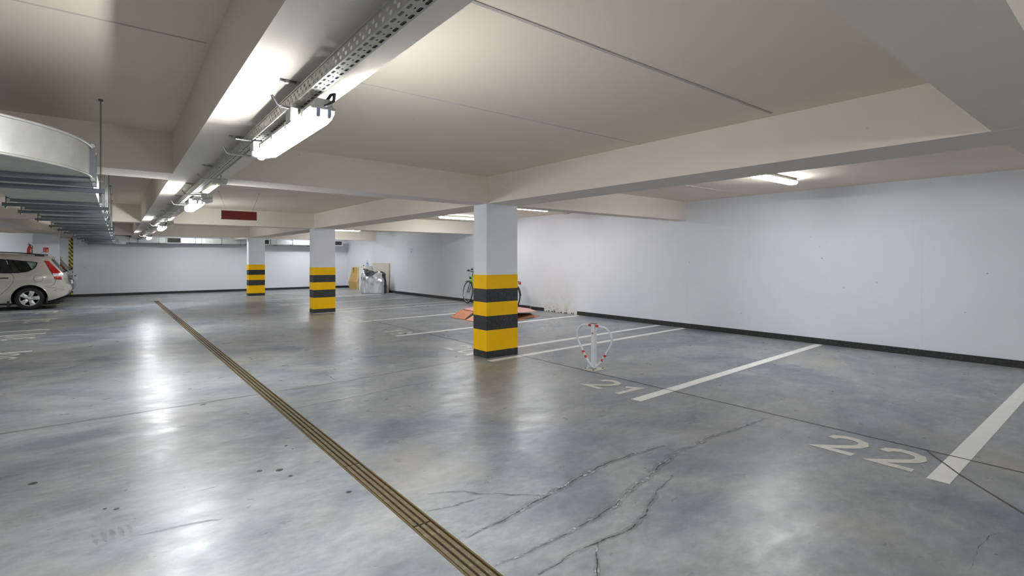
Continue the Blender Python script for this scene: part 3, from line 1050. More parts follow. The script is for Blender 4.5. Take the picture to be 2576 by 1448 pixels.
# duct along the end wall, with grilles
bd = thing('wall_duct', 'galvanised duct with grilles along the end wall top', 'duct', (0.42, 23.72, 1.99))
BDL = 8.25
MB().box(0, BDL, 0, 0.45, 0, 0.205).build('duct_run', M_GALVC, bd)
for i in range(9):
    x = 0.55 + i * 0.92
    MB().box(x - .010, x + .010, -0.022, 0.45, -.022, .225).build('flange', M_FLG, bd)
for i in range(18):
    x = 0.25 + i * 0.46
    MB().box(x - .002, x + .002, -0.003, 0.0, 0.0, .205).build('seam', M_GALVC, bd)
for x in (1.42, 4.62, 7.78):
    g = MB().box(x, x + .50, -.05, 0.0, -.012, .018, .003).box(x, x + .50, -.05, 0, .192, .222, .003).box(x, x + .035, -.05, 0, .018, .192).box(x + .465, x + .50, -.05, 0, .018, .192).build('grille', M_WHITEP, bd)
    MB().box(x + .035, x + .465, -.012, -.006, .018, .192).build('mesh_panel', M_DARKPL, g)
    for k in range(7):
        z = .030 + k * .023
        MB().add([(x + .035, -.034, z), (x + .465, -.034, z), (x + .465, -.016, z + .010), (x + .035, -.016, z + .010)], [(0, 1, 2, 3)]).build('louvre', mat('grille_blade', (0.16, 0.16, 0.16), 0.5), g)
for x in (0.3, 1.2, 2.6, 4.0, 5.4, 6.8, 7.9):
    MB().tube([(x, -.035, -.05), (x, -.035, ZS - 1.99)], .005, 6).box(x - .015, x + .015, -.06, .45, -.045, -.025).build('hanger', M_GALVD, bd)
cbx = thing('duct_box', 'short upright galvanised box where the two ducts meet', 'duct', (0.29, 23.30, 1.93))
MB().box(0, .30, 0, .40, 0, .27, .004).box(-.015, .315, -.015, .015, -.015, .285).build('box_body', M_GALVC, cbx)
MB().box(.02, .10, -.028, -.012, .02, .16).build('damper_plate', M_WHITEPL, cbx)

# ------------------------------------------------------------------ red hanging sign
rs = thing('hanging_sign', 'blank dark red sign board hanging on two thin wires', 'sign', (1.82, 9.87, 2.066))
MB().box(-.272, .272, -.004, .004, 0, .146).build('board', M_RED, rs)
MB().box(-.276, .276, -.005, .005, .146, .150).box(-.276, .276, -.005, .005, -.003, 0.0).box(-.276, -.272, -.005, .005, 0, .146).box(.272, .276, -.005, .005, 0, .146).build('edge_trim', mat('edge_pink', (0.45, 0.30, 0.28), 0.5), rs)
for s in (-1, 1):
    MB().tube([(s * .20, 0, .146), (s * .315, 0, ZS - 2.066)], .0016, 5).lathe([(.010, ZS - 2.066 - .008), (.010, ZS - 2.066)], (s * .315, 0, 0), 'z', 8).build('wire', M_GALVD, rs)

# pipes dropping from the slab
for lab, y, L in (('thin pale pipe dropping near the nearest slab lamp', 6.42, .56), ('thin pipe dropping beyond the middle of the bays', 14.79, .55), ('small far pipe dropping by the end wall duct', 22.3, .6)):
    t = thing('ceiling_pipe', lab, 'pipe', (6.8, y, 0), 0, 'pipes dropping from the slab over the bays')
    p = [(0, 0, ZS), (0, 0, 2.29)] + [(0, .035 * (1 - cos(radians(a))), 2.29 - .035 * sin(radians(a))) for a in (20, 45, 70, 90)] + [(0, L, 2.245)]
    MB().tube(p, .0105, 8).build('pipe', M_PIPE, t)
    for yy in (.18, L - .12):
        MB().lathe([(.015, yy - .018), (.015, yy + .018)], (0, 0, 2.250), 'y', 10).build('coupling', mat('rusty_coupling', (0.30, 0.22, 0.12), 0.6), t)
    MB().lathe([(.018, ZS - .012), (.018, ZS)], seg=12).build('ceiling_rose', M_PIPE, t)

# paper notice on the right wall
pn = thing('paper_notice', 'small white paper notice taped high on the right wall', 'notice', (WX - .002, 17.69, 1.57))
MB().box(-.001, .001, -.15, .15, 0, .21).build('sheet', mat('paper', (0.72, 0.74, 0.86), 0.7), pn)
tx = MB()
for z, a, b in ((.178, -.11, .11), (.135, -.02, .03), (.085, -.06, .05), (.070, -.04, .04), (.055, -.03, .02)):
    tx.box(-.0022, -.001, a, b, z - .005, z + .006)
tx.build('print', mat('print_grey', (0.35, 0.36, 0.45), 0.7), pn)

# ------------------------------------------------------------------ fold-down parking barrier
bar = thing('parking_barrier', 'white heart-shaped parking barrier with red reflective bands', 'barrier', (4.84, 4.43, 0))
PW = 0.027
MB().box(-PW, PW, -PW, PW, .012, .575, .004).build('post', M_WHITEP, bar)
MB().box(-PW - .004, PW + .004, -PW - .004, PW + .004, .572, .585, .002).build('post_cap', mat('cap_grey', (0.22, 0.23, 0.25), 0.4), bar)


def arm_path(s):
    ctrl = [(.02, .548), (.10, .550), (.165, .545), (.225, .520), (.272, .472), (.292, .415), (.288, .365), (.255, .300), (.20, .222), (.12, .110), (.03, .028)]
    P = []
    for i in range(len(ctrl) - 1):
        p0, p1, p2, p3 = (ctrl[max(0, i - 1)], ctrl[i], ctrl[i + 1], ctrl[min(len(ctrl) - 1, i + 2)])
        for k in range(4):
            t = k / 4
            q = [0.5 * ((2 * p1[j]) + (-p0[j] + p2[j]) * t + (2 * p0[j] - 5 * p1[j] + 4 * p2[j] - p3[j]) * t * t + (-p0[j] + 3 * p1[j] - 3 * p2[j] + p3[j]) * t ** 3) for j in (0, 1)]
            P.append((0, s * q[0], q[1]))
    P.append((0, s * ctrl[-1][0], ctrl[-1][1]))
    return P


for s in (-1, 1):
    P = arm_path(s)
    a_ = MB().tube(P, .0145, 10).build('arm', M_WHITEP, bar)
    MB().tube([(0, s * .030, .549), (0, s * .085, .550)], .0155, 10).build('reflective_band', M_REDP, a_)
    for (q0, q1) in (((.192, .211), (.172, .183)), ((.151, .153), (.131, .125))):
        MB().tube([(0, s * q0[0], q0[1]), (0, s * q1[0], q1[1])], .0157, 10).build('reflective_band', M_REDP, a_)
b_ = MB().lathe([(.013, -.002), (.013, .001)], (-PW, 0, .455), 'x', 18).build('round_badge', M_REDP, bar)
MB().box(-PW - .0032, -PW - .002, -.008, .008, .4535, .4565).build('badge_mark', M_WHITEP, b_)
bp_ = MB().prism([(-.115, -.085), (-.085, -.10), (.10, -.095), (.125, -.08), (.12, .085), (.09, .10), (-.10, .095), (-.12, .08)], 0.0, .008, 'z').build('base_plate', mat('worn_white_plate', (0.60, 0.60, 0.55), 0.5, 0, .15, 30), bar)
for x, y in ((-.085, -.065), (.09, -.065), (-.085, .065), (.09, .065)):
    MB().lathe([(.011, .008), (.011, .015), (.006, .018)], (x, y, 0), 'z', 6).build('anchor_bolt', mat('rusty_bolt', (0.16, 0.12, 0.08), 0.7), bp_)
MB().box(-.07, -.045, .045, .052, .008, .055, .002).box(-.045, -.0, .040, .060, .008, .030, .003).build('hinge_lug', M_WHITEP, bar)
MB().lathe([(.036, .008), (.036, .016), (.030, .022)], seg=18).build('collar', mat('collar_grey', (0.30, 0.30, 0.29), 0.6), bar)

# ------------------------------------------------------------------ hazard-striped corner guard on the end wall
hz = thing('corner_guard', 'narrow yellow and black striped guard strip on the end wall', 'guard', (-0.96, LY, 0.095))
GH, GW = 2.04, 0.062
MB().add([(-GW, -.001, 0), (0, -.035, 0), (GW, -.001, 0), (-GW, -.001, GH), (0, -.035, GH), (GW, -.001, GH)], [(0, 1, 4, 3), (1, 2, 5, 4), (0, 2, 1), (3, 4, 5), (0, 3, 5, 2)]).build('guard_profile', mat('hazard_yellow', (0.74, 0.58, 0.02), 0.45), hz)
sp = MB()
z = -0.02
while z < GH - .10:
    for (xa, ya, xb, yb, up) in ((-GW, -.0022, 0, -.0362, -.055), (0, -.0362, GW, -.0022, -.055)):
        zz = z + (.055 if xa == 0 else .0) + (.0 if xa == 0 else .0)
        q = [(xa, ya, zz + .055), (xb, yb, zz + .055 + up), (xb, yb, zz + .055 + up + .075), (xa, ya, zz + .055 + .075)]
        q = [(x_, y_, min(max(z_, 0.0), GH)) for x_, y_, z_ in q]
        sp.add(q, [(0, 1, 2, 3)])
    z += 0.145
sp.build('black_stripes', M_DARKPL, hz)

# ------------------------------------------------------------------ fire extinguisher and its sign
fe = thing('fire_extinguisher', 'red fire extinguisher hung on the left column', 'fire extinguisher', (-1.775, 21.12, 1.37))
MB().lathe([(.052, 0), (.062, .010), (.063, .32), (.056, .355), (.030, .390), (.018, .400), (.018, .418)], seg=24).build('cylinder', M_REDP, fe)
MB().box(.018, .058, -.0655, -.061, .20, .32).build('label_panel', mat('label_pale', (0.72, 0.60, 0.60), 0.5), fe)
MB().lathe([(.020, .412), (.022, .436), (.014, .446)], seg=12).build('valve', M_DARKPL, fe)
MB().tube([(.02, 0, .436), (-.012, -.01, .462), (-.030, -.012, .492)], .0075, 6).tube([(.02, 0, .436), (-.03, -.01, .440), (-.045, -.01, .448)], .006, 6).build('handle', M_DARKPL, fe)
MB().tube([(.02, .0, .432), (.060, .02, .40), (.075, .03, .30), (.072, .03, .08)], .008, 7).build('hose', M_DARKPL, fe)
MB().box(.055, .080, -.02, .02, .15, .19).build('bracket', M_HOOK, fe)
sg = thing('extinguisher_sign', 'small red fire extinguisher pictogram sign on the left column', 'sign', (-1.403, 21.0035 - .0025, 1.585))
MB().box(-.058, .058, -.003, .0015, 0, .142).build('plate', M_REDP, sg)
pg = MB()
pg.box(-.036, -.014, -.0045, -.003, .012, .075).box(-.034, -.016, -.0045, -.003, .084, .098).box(-.030, -.020, -.0045, -.003, .098, .118).box(-.046, -.030, -.0045, -.003, .108, .118)
pg.add([(.016, -.0045, .012), (.040, -.0045, .012), (.046, -.0045, .04), (.040, -.0045, .07), (.046, -.0045, .085), (.032, -.0045, .078), (.026, -.0045, .108), (.014, -.0045, .082), (.018, -.0045, .06), (.010, -.0045, .045)], [tuple(range(10))])
pg.build('pictogram', M_CREAM, sg)

# ------------------------------------------------------------------ cars
def panel(outer, holes, yf, step=0.06, zoff=0.0):
    """2-D polygon with holes in (x, z), meshed and bent to y = yf(x, z)"""
    pts, edges = [], []

    def loop(poly):
        o = len(pts)
        pts.extend(poly)
        edges.extend([(o + i, o + (i + 1) % len(poly)) for i in range(len(poly))])
    loop(outer)
    for h in holes:
        loop(h)

    def inside(p, poly):
        c = False
        n = len(poly)
        for i in range(n):
            x1, y1 = poly[i]
            x2, y2 = poly[(i + 1) % n]
            if (y1 > p[1]) != (y2 > p[1]) and p[0] < (x2 - x1) * (p[1] - y1) / (y2 - y1) + x1:
                c = not c
        return c
    xs = [p[0] for p in outer]
    zs = [p[1] for p in outer]
    x = min(xs) + step / 2
    while x < max(xs):
        z = min(zs) + step / 2
        while z < max(zs):
            if inside((x, z), outer):
                pts.append((x, z))
            z += step
        x += step
    r = delaunay_2d_cdt([Vector(p) for p in pts], edges, [], 0, 1e-5)
    V = [(p[0], p[1]) for p in r[0]]
    F = []
    for f in r[2]:
        c = (sum(V[i][0] for i in f) / 3, sum(V[i][1] for i in f) / 3)
        if inside(c, outer) and not any(inside(c, h) for h in holes):
            F.append(tuple(f))
    mb = MB()
    mb.add([(x, yf(x, z) + zoff, z) for x, z in V], F, True)
    return mb


def arc(cx, cz, r, a0, a1, n=16):
    return [(cx + r * cos(radians(a0 + (a1 - a0) * i / n)), cz + r * sin(radians(a0 + (a1 - a0) * i / n))) for i in range(n + 1)]


def smoothpoly(P, n=4):
    out = []
    N_ = len(P)
    for i in range(N_):
        p0, p1, p2, p3 = P[i - 1], P[i], P[(i + 1) % N_], P[(i + 2) % N_]
        for k in range(n):
            t = k / n
            out.append(tuple(0.5 * ((2 * p1[j]) + (-p0[j] + p2[j]) * t + (2 * p0[j] - 5 * p1[j] + 4 * p2[j] - p3[j]) * t * t + (-p0[j] + 3 * p1[j] - 3 * p2[j] + p3[j]) * t ** 3) for j in (0, 1)))
    return out


def make_car(label, loc, paint, detail=True):
    """estate car, nose to -x, rear bumper at x = 0; near (right-hand) flank at y = 0, far flank at y = 1.77"""
    t = thing('car', label, 'car', loc)
    HWc = 0.885

    def yf(x, z):  # flank surface (distance outwards is towards -y)
        y = 0.0
        if z > 0.96:
            y += (z - 0.96) * 0.42 + max(0, z - 1.38) ** 2 * 6
        y += 0.05 * max(0, (0.42 - z) / 0.25) ** 2
        y -= 0.012 * math.exp(-((z - 0.84) / 0.05) ** 2)
        if x > -0.75:
            y += 0.24 * ((x + 0.75) / 0.75) ** 2.2
        if x < -3.6:
            y += 0.30 * ((-3.6 - x) / 0.875) ** 2.2
        return y
    AR, AF = (-0.80, 0.312), (-3.50, 0.312)
    ra = 0.365
    top = [(-0.03, 0.62), (-0.085, 0.72), (-0.115, 0.96), (-0.20, 1.08), (-0.385, 1.36), (-0.40, 1.415), (-0.55, 1.447), (-0.9, 1.482), (-1.4, 1.512), (-1.9, 1.520), (-2.3, 1.497), (-2.6, 1.42), (-2.95, 1.22), (-3.25, 1.04), (-3.45, 0.99), (-3.9, 0.93), (-4.25, 0.82), (-4.40, 0.66), (-4.46, 0.50), (-4.45, 0.32), (-4.36, 0.22)]
    bot = [(-3.95, 0.20)] + arc(AF[0], AF[1], ra, 200, -20, 18) + [(-3.12, 0.20), (-1.20, 0.20)] + arc(AR[0], AR[1], ra, 199, -14, 18) + [(-0.30, 0.26), (-0.06, 0.36), (-0.012, 0.44), (0.0, 0.52)]
    outer = top + bot
    w_front = smoothpoly([(-2.05, 1.02), (-2.02, 1.40), (-2.35, 1.385), (-2.72, 1.22), (-2.98, 1.03), (-2.6, 1.015)], 2)
    w_rear = [(-1.30, 1.012), (-1.40, 1.38), (-1.66, 1.405), (-1.94, 1.405), (-1.96, 1.02), (-1.6, 1.012)]
    w_qtr = smoothpoly([(-1.14, 1.02), (-1.22, 1.18), (-1.30, 1.355), (-1.0, 1.335), (-0.70, 1.292), (-0.655, 1.265), (-0.70, 1.14), (-0.82, 1.05), (-0.95, 1.022)], 3)
    lamp_ = [(-0.52, 1.335), (-0.43, 1.332), (-0.26, 1.12), (-0.155, 0.99), (-0.145, 0.80), (-0.29, 0.815), (-0.36, 1.0)]
    holes = [w_front, w_rear, w_qtr]
    flank = panel(outer, holes, yf)
    body = MB()
    body.add(flank.v, flank.f, True)
    body.add([(x, 2 * HWc - y, z) for x, y, z in flank.v], [tuple(reversed(f)) for f in flank.f], True)
    # skin across: roof, tail, nose; opening left for the tail glass and screen
    rim = [(0.0, 0.52)] + top
    # denser rim
    R_ = []
    for i in range(len(rim) - 1):
        for k in range(3):
            R_.append((rim[i][0] + (rim[i + 1][0] - rim[i][0]) * k / 3, rim[i][1] + (rim[i + 1][1] - rim[i][1]) * k / 3))
    R_.append(rim[-1])
    low = [(-0.30, 0.26), (-0.06, 0.36), (-0.012, 0.44)]
    R_ = low + R_
    NY = 12

    def skin_pt(i, k):
        x, z = R_[i]
        y0_ = yf(x, z)
        u = k / NY
        y = y0_ + (2 * HWc - 2 * y0_) * u
        bulge = (1 - (2 * u - 1) ** 2)
        dx = 0.0
        dz = 0.0
        if z > 1.40:
            dz = 0.045 * bulge
        if x > -0.45:
            dx = 0.045 * bulge
        if x < -3.9:
            dx = -0.12 * bulge
        elif x < -2.3:
            dz = 0.05 * bulge
        return (x + dx, y, z + dz)
    vs, fs, glassf = [], [], []
    for i in range(len(R_)):
        for k in range(NY + 1):
            vs.append(skin_pt(i, k))
    rear_glass, screen = [], []
    for i in range(len(R_) - 1):
        xm, zm = (R_[i][0] + R_[i + 1][0]) / 2, (R_[i][1] + R_[i + 1][1]) / 2
        for k in range(NY):
            f = (i * (NY + 1) + k, i * (NY + 1) + k + 1, (i + 1) * (NY + 1) + k + 1, (i + 1) * (NY + 1) + k)
            if xm > -0.45 and 1.0 < zm < 1.37 and 1 <= k < NY - 1:
                rear_glass.append(f)
            elif -3.2 < xm < -2.4 and 1.05 < zm < 1.46 and 1 <= k < NY - 1:
                screen.append(f)
            else:
                fs.append(f)
    body.add(vs, fs, True)
    body.build('body', paint, t)
    glass = MATS.setdefault('car_glass', tinted_glass('car_glass', (0.80, 0.90, 0.86)))
    MB().add(vs, rear_glass, True).build('rear_window', glass, t)
    MB().add(vs, screen, True).build('windscreen', glass, t)
    seal = MATS.setdefault('window_seal', mat('window_seal', (0.012, 0.012, 0.013), 0.3))
    for nm, w in (('side_window', w_front), ('side_window', w_rear), ('quarter_window', w_qtr)):
        cxm = sum(p[0] for p in w) / len(w)
        czm = sum(p[1] for p in w) / len(w)
        inner = [(cxm + (x - cxm) * 0.93, czm + (z - czm) * 0.88) for x, z in w]
        outr = [(cxm + (x - cxm) * 1.025, czm + (z - czm) * 1.045) for x, z in w]
        for side in (0, 1):
            def P(x, z, d):
                y = yf(x, z) + d
                return (x, y, z) if side == 0 else (x, 2 * HWc - y, z)
            ng = len(w)
            gl = MB().add([P(x, z, 0.004) for x, z in inner] + [P(cxm, czm, 0.004)], [(i, (i + 1) % ng, ng) for i in range(ng)]).build(nm, glass, t)
            MB().add([P(x, z, -0.003) for x, z in inner] + [P(x, z, -0.004) for x, z in outr] + [P(x, z, 0.02) for x, z in inner],
                     [(i, (i + 1) % ng, ng + (i + 1) % ng, ng + i) for i in range(ng)] + [(i, (i + 1) % ng, 2 * ng + (i + 1) % ng, 2 * ng + i) for i in range(ng)]).build('window_frame', seal, gl)
    # B and C pillar cover between the windows
    for side in (0, 1):
        q = [(-2.06, 1.0), (-1.95, 1.0), (-1.93, 1.41), (-2.03, 1.41)]
        q2 = [(-1.31, 1.0), (-1.13, 1.0), (-1.29, 1.372), (-1.40, 1.39)]
        for qq in (q, q2):
            pm = MB()
            pv = [(x, (yf(x, z) - .0045) if side == 0 else 2 * HWc - yf(x, z) + .0045, z) for x, z in qq]
            pm.add(pv, [(0, 1, 2, 3)])
            pm.build('pillar_cover', seal, t)
    # dark floor pan, arches and cabin
    inner_m = MATS.setdefault('car_underside', mat('car_underside', (0.012, 0.012, 0.012), 0.85))
    un = MB().box(-4.3, -0.12, 0.10, 2 * HWc - .10, 0.17, 0.22)
    for cx_, cz_ in (AR, AF):
        for side in (0, 1):
            P = arc(cx_, cz_, ra - .004, 200, -20, 18)
            y0_, y1_ = (0.02, 0.34) if side == 0 else (2 * HWc - .02, 2 * HWc - .34)
            vv = [(x, y0_, z) for x, z in P] + [(x, y1_, z) for x, z in P]
            nn = len(P)
            un.add(vv, [(i, i + 1, nn + i + 1, nn + i) for i in range(nn - 1)] + [tuple(range(nn, 2 * nn))])
    un.build('underbody', inner_m, t)
    cabin = MATS.setdefault('car_cabin', mat('car_cabin', (0.035, 0.036, 0.038), 0.8))
    MB().box(-3.1, -0.35, 0.12, 2 * HWc - .12, 0.60, 0.64).build('cabin_floor', cabin, t)
    for x in (-2.45, -1.55):
        for y in (0.42, 1.35):
            st = MB().box(x - .02, x + .11, y - .24, y + .24, 0.62, 1.22, .03).build('seat', cabin, t)
            MB().box(x + .02, x + .10, y - .12, y + .12, 1.22, 1.38, .025).build('headrest', cabin, st)
    # tail lights
    redl = MATS.setdefault('tail_light_red', mat('tail_light_red', (0.34, 0.006, 0.012), 0.15, 0, .05, 8, 0, 1, .6, .6))
    whl = MATS.setdefault('tail_light_clear', mat('tail_light_clear', (0.62, 0.60, 0.62), 0.15, .2))
    for side in (0, 1):
        tp = panel(lamp_, [], lambda x, z: yf(x, z) - 0.006, 0.05)
        cl = panel([(-0.335, 0.985), (-0.16, 0.975), (-0.155, 0.895), (-0.315, 0.90)], [], lambda x, z: yf(x, z) - 0.009, 0.05)
        if side:
            tp.v = [(x, 2 * HWc - y, z) for x, y, z in tp.v]
            cl.v = [(x, 2 * HWc - y, z) for x, y, z in cl.v]
        tl_ = tp.build('tail_light', redl, t)
        cl.build('clear_lens', whl, tl_)
        rf = MB().box(-0.075, -0.045, 0.235, 0.40, .395, .425, .004)
        if side:
            rf.v = [(x, 2 * HWc - y, z) for x, y, z in rf.v]
        rf.build('reflector', redl, t)
    # shut lines, flap, handles, bumper crease
    line = MATS.setdefault('shut_line', mat('shut_line', (0.03, 0.03, 0.03), 0.6))

    def sl(path, nm='shut_line', r=.0035):
        MB().tube([(x, yf(x, z) - 0.0005, z) for x, z in path], r, 5).build(nm, line, t)
    sl([(-1.18, 1.0), (-1.12, 0.95), (-1.10, 0.86), (-1.13, 0.74), (-1.20, 0.62), (-1.32, 0.48), (-1.45, 0.34), (-1.56, 0.28), (-2.0, 0.265)])
    sl([(-2.02, 1.0), (-2.03, 0.7), (-2.02, 0.27)])
    sl([(-0.50, 0.63), (-0.35, 0.64), (-0.30, 0.68), (-0.27, 0.80)])
    sl([(-0.44, 0.60), (-0.30, 0.585), (-0.10, 0.59)])
    sl([(-0.30, 0.50), (-0.27, 0.54), (-0.14, 0.545), (-0.10, 0.52), (-0.14, 0.495), (-0.30, 0.50)], 'bumper_crease', .003)
    sl([(-0.62 + .092 * cos(a * pi / 10), 0.845 + .092 * sin(a * pi / 10)) for a in range(21)], 'fuel_flap', .003)
    for x in (-1.42, -2.35):
        h = MB().box(x, x + .22, -.034, -.014, .862, .892, .008)
        h.build('door_handle', seal, t)
    for AA in (AR, AF):
        MB().tube([(x, yf(x, z) - 0.002, z) for x, z in arc(AA[0], AA[1], ra + .01, 195, -10, 24)], .010, 6).build('arch_lip', paint, t)
    for bx in ((-1.24, -1.19, .02, .20, .10, .30, .006), (-.47, -.43, .02, .2, .16, .32, .006)):
        MB().box(*bx).build('mud_flap', seal, t)
    # roof rails, spoiler, aerial, wiper, number plate
    for side in (0, 1):
        P = [(-2.45, .33, 1.50), (-2.35, .31, 1.545), (-1.9, .30, 1.572), (-1.4, .30, 1.565), (-1.0, .30, 1.545), (-.72, .305, 1.515), (-.52, .315, 1.468)]
        if side:
            P = [(x, 2 * HWc - y, z) for x, y, z in P]
        MB().tube(P, .017, 8, squash=.8).build('roof_rail', seal, t)
        for x, z in ((-.62, 1.455), (-1.5, 1.51), (-2.4, 1.48)):
            ft = MB().box(x - .10, x + .10, (.285 if not side else 2 * HWc - .315), (.315 if not side else 2 * HWc - .285), z, z + .06, .008)
            ft.build('rail_foot', seal, t)
    MB().prism([(-.56, 1.475), (-.40, 1.455), (-.33, 1.432), (-.335, 1.405), (-.42, 1.405)], .34, 2 * HWc - .34, 'y').build('roof_spoiler', paint, t)
    MB().tube([(-.70, HWc, 1.50), (-.52, HWc, 1.62)], .004, 5).build('aerial', seal, t)
    MB().tube([(-.09, HWc, 1.04), (-.13, HWc + .2, 1.10), (-.17, HWc + .45, 1.13)], .009, 5).lathe([(.03, -.02), (.03, .03)], (-.09, HWc, 1.04), 'x', 10).build('wiper', seal, t)
    MB().box(.035, .047, HWc - .26, HWc + .26, .66, .77, .003).build('number_plate', M_WHITEPL, t)
    MB().box(.0, .03, HWc - .30, HWc + .30, .80, .83, .006).build('boot_handle', seal, t)
    # wheels
    for cx_ in (AR[0], AF[0]):
        for side in (0, 1):
            yo = 0.035 if side == 0 else 2 * HWc - 0.035
            sg_ = 1 if side == 0 else -1
            w = bpy.data.objects.new('wheel', None)
            COL.objects.link(w)
            w.parent = t
            w.location = (cx_, yo, 0.312)
            w.rotation_euler = (0, 0.25, 0) if side == 0 else (0, 0.25, pi)
            MB().lathe([(.205, .0), (.215, -.002), (.262, .0), (.292, .010), (.308, .030), (.312, .06), (.312, .15), (.306, .185), (.27, .205), (.205, .205)], axis='y', seg=40, caps=False).build('tyre', M_RUBBER, w)
            MB().lathe([(.212, .002), (.205, .006), (.196, .030), (.180, .045), (.180, .19)], axis='y', seg=36, caps=False).build('rim', M_RIM, w)
            MB().lathe([(0.0, .075), (.19, .075)], axis='y', seg=24).build('brake_disc', inner_m, w)
            spk = MB()
            for k in range(5):
                a = 2 * pi * k / 5 + .3
                for (r0, r1, w0, w1) in ((.03, .205, .040, .058),):
                    c_, s_ = cos(a), sin(a)
                    q = [(r0, -w0, .018), (r1, -w1, .006), (r1, w1, .006), (r0, w0, .018), (r0, -w0, .05), (r1, -w1, .035), (r1, w1, .035), (r0, w0, .05), (r0 * .5 + r1 * .5, 0, -.002)]
                    q = [(x * c_ - y * s_, z, x * s_ + y * c_) for x, y, z in q]
                    spk.add(q, [(0, 1, 8), (1, 2, 8), (2, 3, 8), (3, 0, 8), (0, 4, 5, 1), (3, 2, 6, 7), (1, 5, 6, 2)])
            spk.lathe([(.0, .002), (.03, .004), (.062, .014), (.07, .04)], axis='y', seg=20)
            spk.build('wheel_trim', M_RIM, w)
            nut = MB()
            for k in range(5):
                a = 2 * pi * (k + .5) / 5 + .3
                nut.lathe([(.011, .000), (.011, .02)], (.058 * cos(a), 0, .058 * sin(a)), 'y', 8)
            nut.build('wheel_nut', seal, w)
    return t


paint_beige = mat('beige_car_paint', (0.50, 0.475, 0.42), 0.28, 0.35, 0.02, 3, 0, 1, .5, .8)
paint_grey = mat('grey_car_paint', (0.22, 0.225, 0.235), 0.28, 0.45, 0.02, 3, 0, 1, .5, .8)
make_car('beige estate car with roof rails parked left of the aisle', (-0.80, 18.98, 0), paint_beige)
make_car('grey car parked behind the beige estate car', (-0.80, 21.95, 0), paint_grey)

# ------------------------------------------------------------------ bicycle
bk = thing('bicycle', 'green bicycle with black fork leaning on the right wall', 'bicycle', (8.86, 12.25, 0), 0)
M_GREEN = mat('bicycle_green', (0.22, 0.62, 0.02), 0.3, 0, .05, 9, 0, 1, .5, .5)
M_BLK = mat('bicycle_black', (0.02, 0.02, 0.022), 0.45)


def bwheel(yc, steer, nm='wheel'):
    w = bpy.data.objects.new(nm, None)
    COL.objects.link(w)
    w.parent = bk
    w.location = (0, yc, 0.347)
    w.rotation_euler = (0, 0.0, steer)
    MB().tube([(0, .330 * cos(2 * pi * k / 44), .330 * sin(2 * pi * k / 44)) for k in range(44)], .0165, 8, closed=True).build('tyre', M_RUBBER, w)
    MB().tube([(0, .308 * cos(2 * pi * k / 44), .308 * sin(2 * pi * k / 44)) for k in range(44)], .0095, 6, closed=True).build('rim', M_CHROME, w)
    s_ = MB()
    for k in range(28):
        a = 2 * pi * k / 28
        b = a + (.5 if k % 2 else -.5)
        s_.tube([((.02 if k % 4 < 2 else -.02), .018 * cos(b), .018 * sin(b)), (0, .302 * cos(a), .302 * sin(a))], .0012, 3, caps=False)
    s_.build('spokes', M_CHROME, w)
    MB().lathe([(.012, -.045), (.018, -.03), (.012, -.02), (.012, .02), (.018, .03), (.012, .045)], axis='x', seg=12).build('hub', M_CHROME, w)
    return w


# front wheel to +y (left in the photograph), steered a little
YF, YR = 0.98, -0.12
YF = 13.42 - 12.25
YR = 12.36 - 12.25
bwheel(YF, -0.14)
bwheel(YR, 0.0)
T = lambda *p, r=.015, m=M_GREEN, nm='frame_tube': MB().tube(p, r, 8).build(nm, m, bk)
hd = Vector((0, YF - .17, 0.86))
ht = Vector((0, YF - .145, 0.74))
bbk = Vector((0, YR + .44, 0.29))
stp = Vector((0, YR + .28, 0.80))
T(hd, ht, r=.020)
T(hd - Vector((0, 0, .01)), stp - Vector((0, 0, .07)))
T(ht, bbk, r=.019)
T(stp, bbk)
for s in (-.035, .035):
    T((s, YR, .347), (s * .4, YR + .40, .30), r=.008)
    T((s, YR, .347), (s * .4, stp.y - .02, .76), r=.007)
    fk = MB().tube([(s, YF - .02, .347), (s, YF - .055, .46), (s, YF - .11, .64), (s * .9, YF - .125, .70)], .010, 8)
    fk.build('fork_leg', M_BLK, bk)
    MB().tube([(s * .9, YF - .108, .64), (s * .8, YF - .135, .725)], .0125, 8).build('fork_crown', M_GREEN, bk)
MB().tube([(0, YF - .17, .86), (0, YF - .19, .98)], .012, 8).build('stem', M_BLK, bk)
MB().tube([(-.27, YF - .27, 1.00), (-.12, YF - .20, 1.005), (0, YF - .18, .99), (.12, YF - .20, 1.005), (.22, YF - .27, 1.00)], .012, 8).build('handlebar', M_BLK, bk)
for s in (-.27, .20):
    MB().tube([(s, YF - .27, 1.0), (s * 1.02, YF - .36, .995)], .018, 8).build('grip', M_BLK, bk)
    MB().box(s * .7 - .02, s * .7 + .02, YF - .25, YF - .19, .985, 1.04, .008).build('brake_lever', M_BLK, bk)
MB().lathe([(.03, 0), (.038, .03), (.022, .06)], (-.05, YF - .20, 1.03), 'z', 12).build('bell', M_BLK, bk)
MB().lathe([(.018, -.05), (.036, -.01), (.036, .01)], (0, YF - .075, .79), 'y', 14).build('front_light', M_BLK, bk)
MB().tube([(-.02, YF - .19, .99), (-.05, YF - .06, .94), (-.04, YF - .04, .84), (0, YF - .13, .76)], .004, 5).build('brake_cable', M_BLK, bk)
MB().tube([(0, YF + .10 - .30 * 0 + .36 * cos(radians(a)) - .10, .347 + .362 * sin(radians(a))) for a in range(60, 175, 8)], .016, 6, squash=.5).build('front_mudguard', M_BLK, bk)
MB().tube([(0, YR + .362 * cos(radians(a)), .347 + .362 * sin(radians(a))) for a in range(20, 175, 8)], .018, 6, squash=.5).build('rear_mudguard', M_BLK, bk)
MB().tube([(0, stp.y, .80), (0, stp.y - .03, .93)], .013, 8).build('seat_post', M_CHROME, bk)
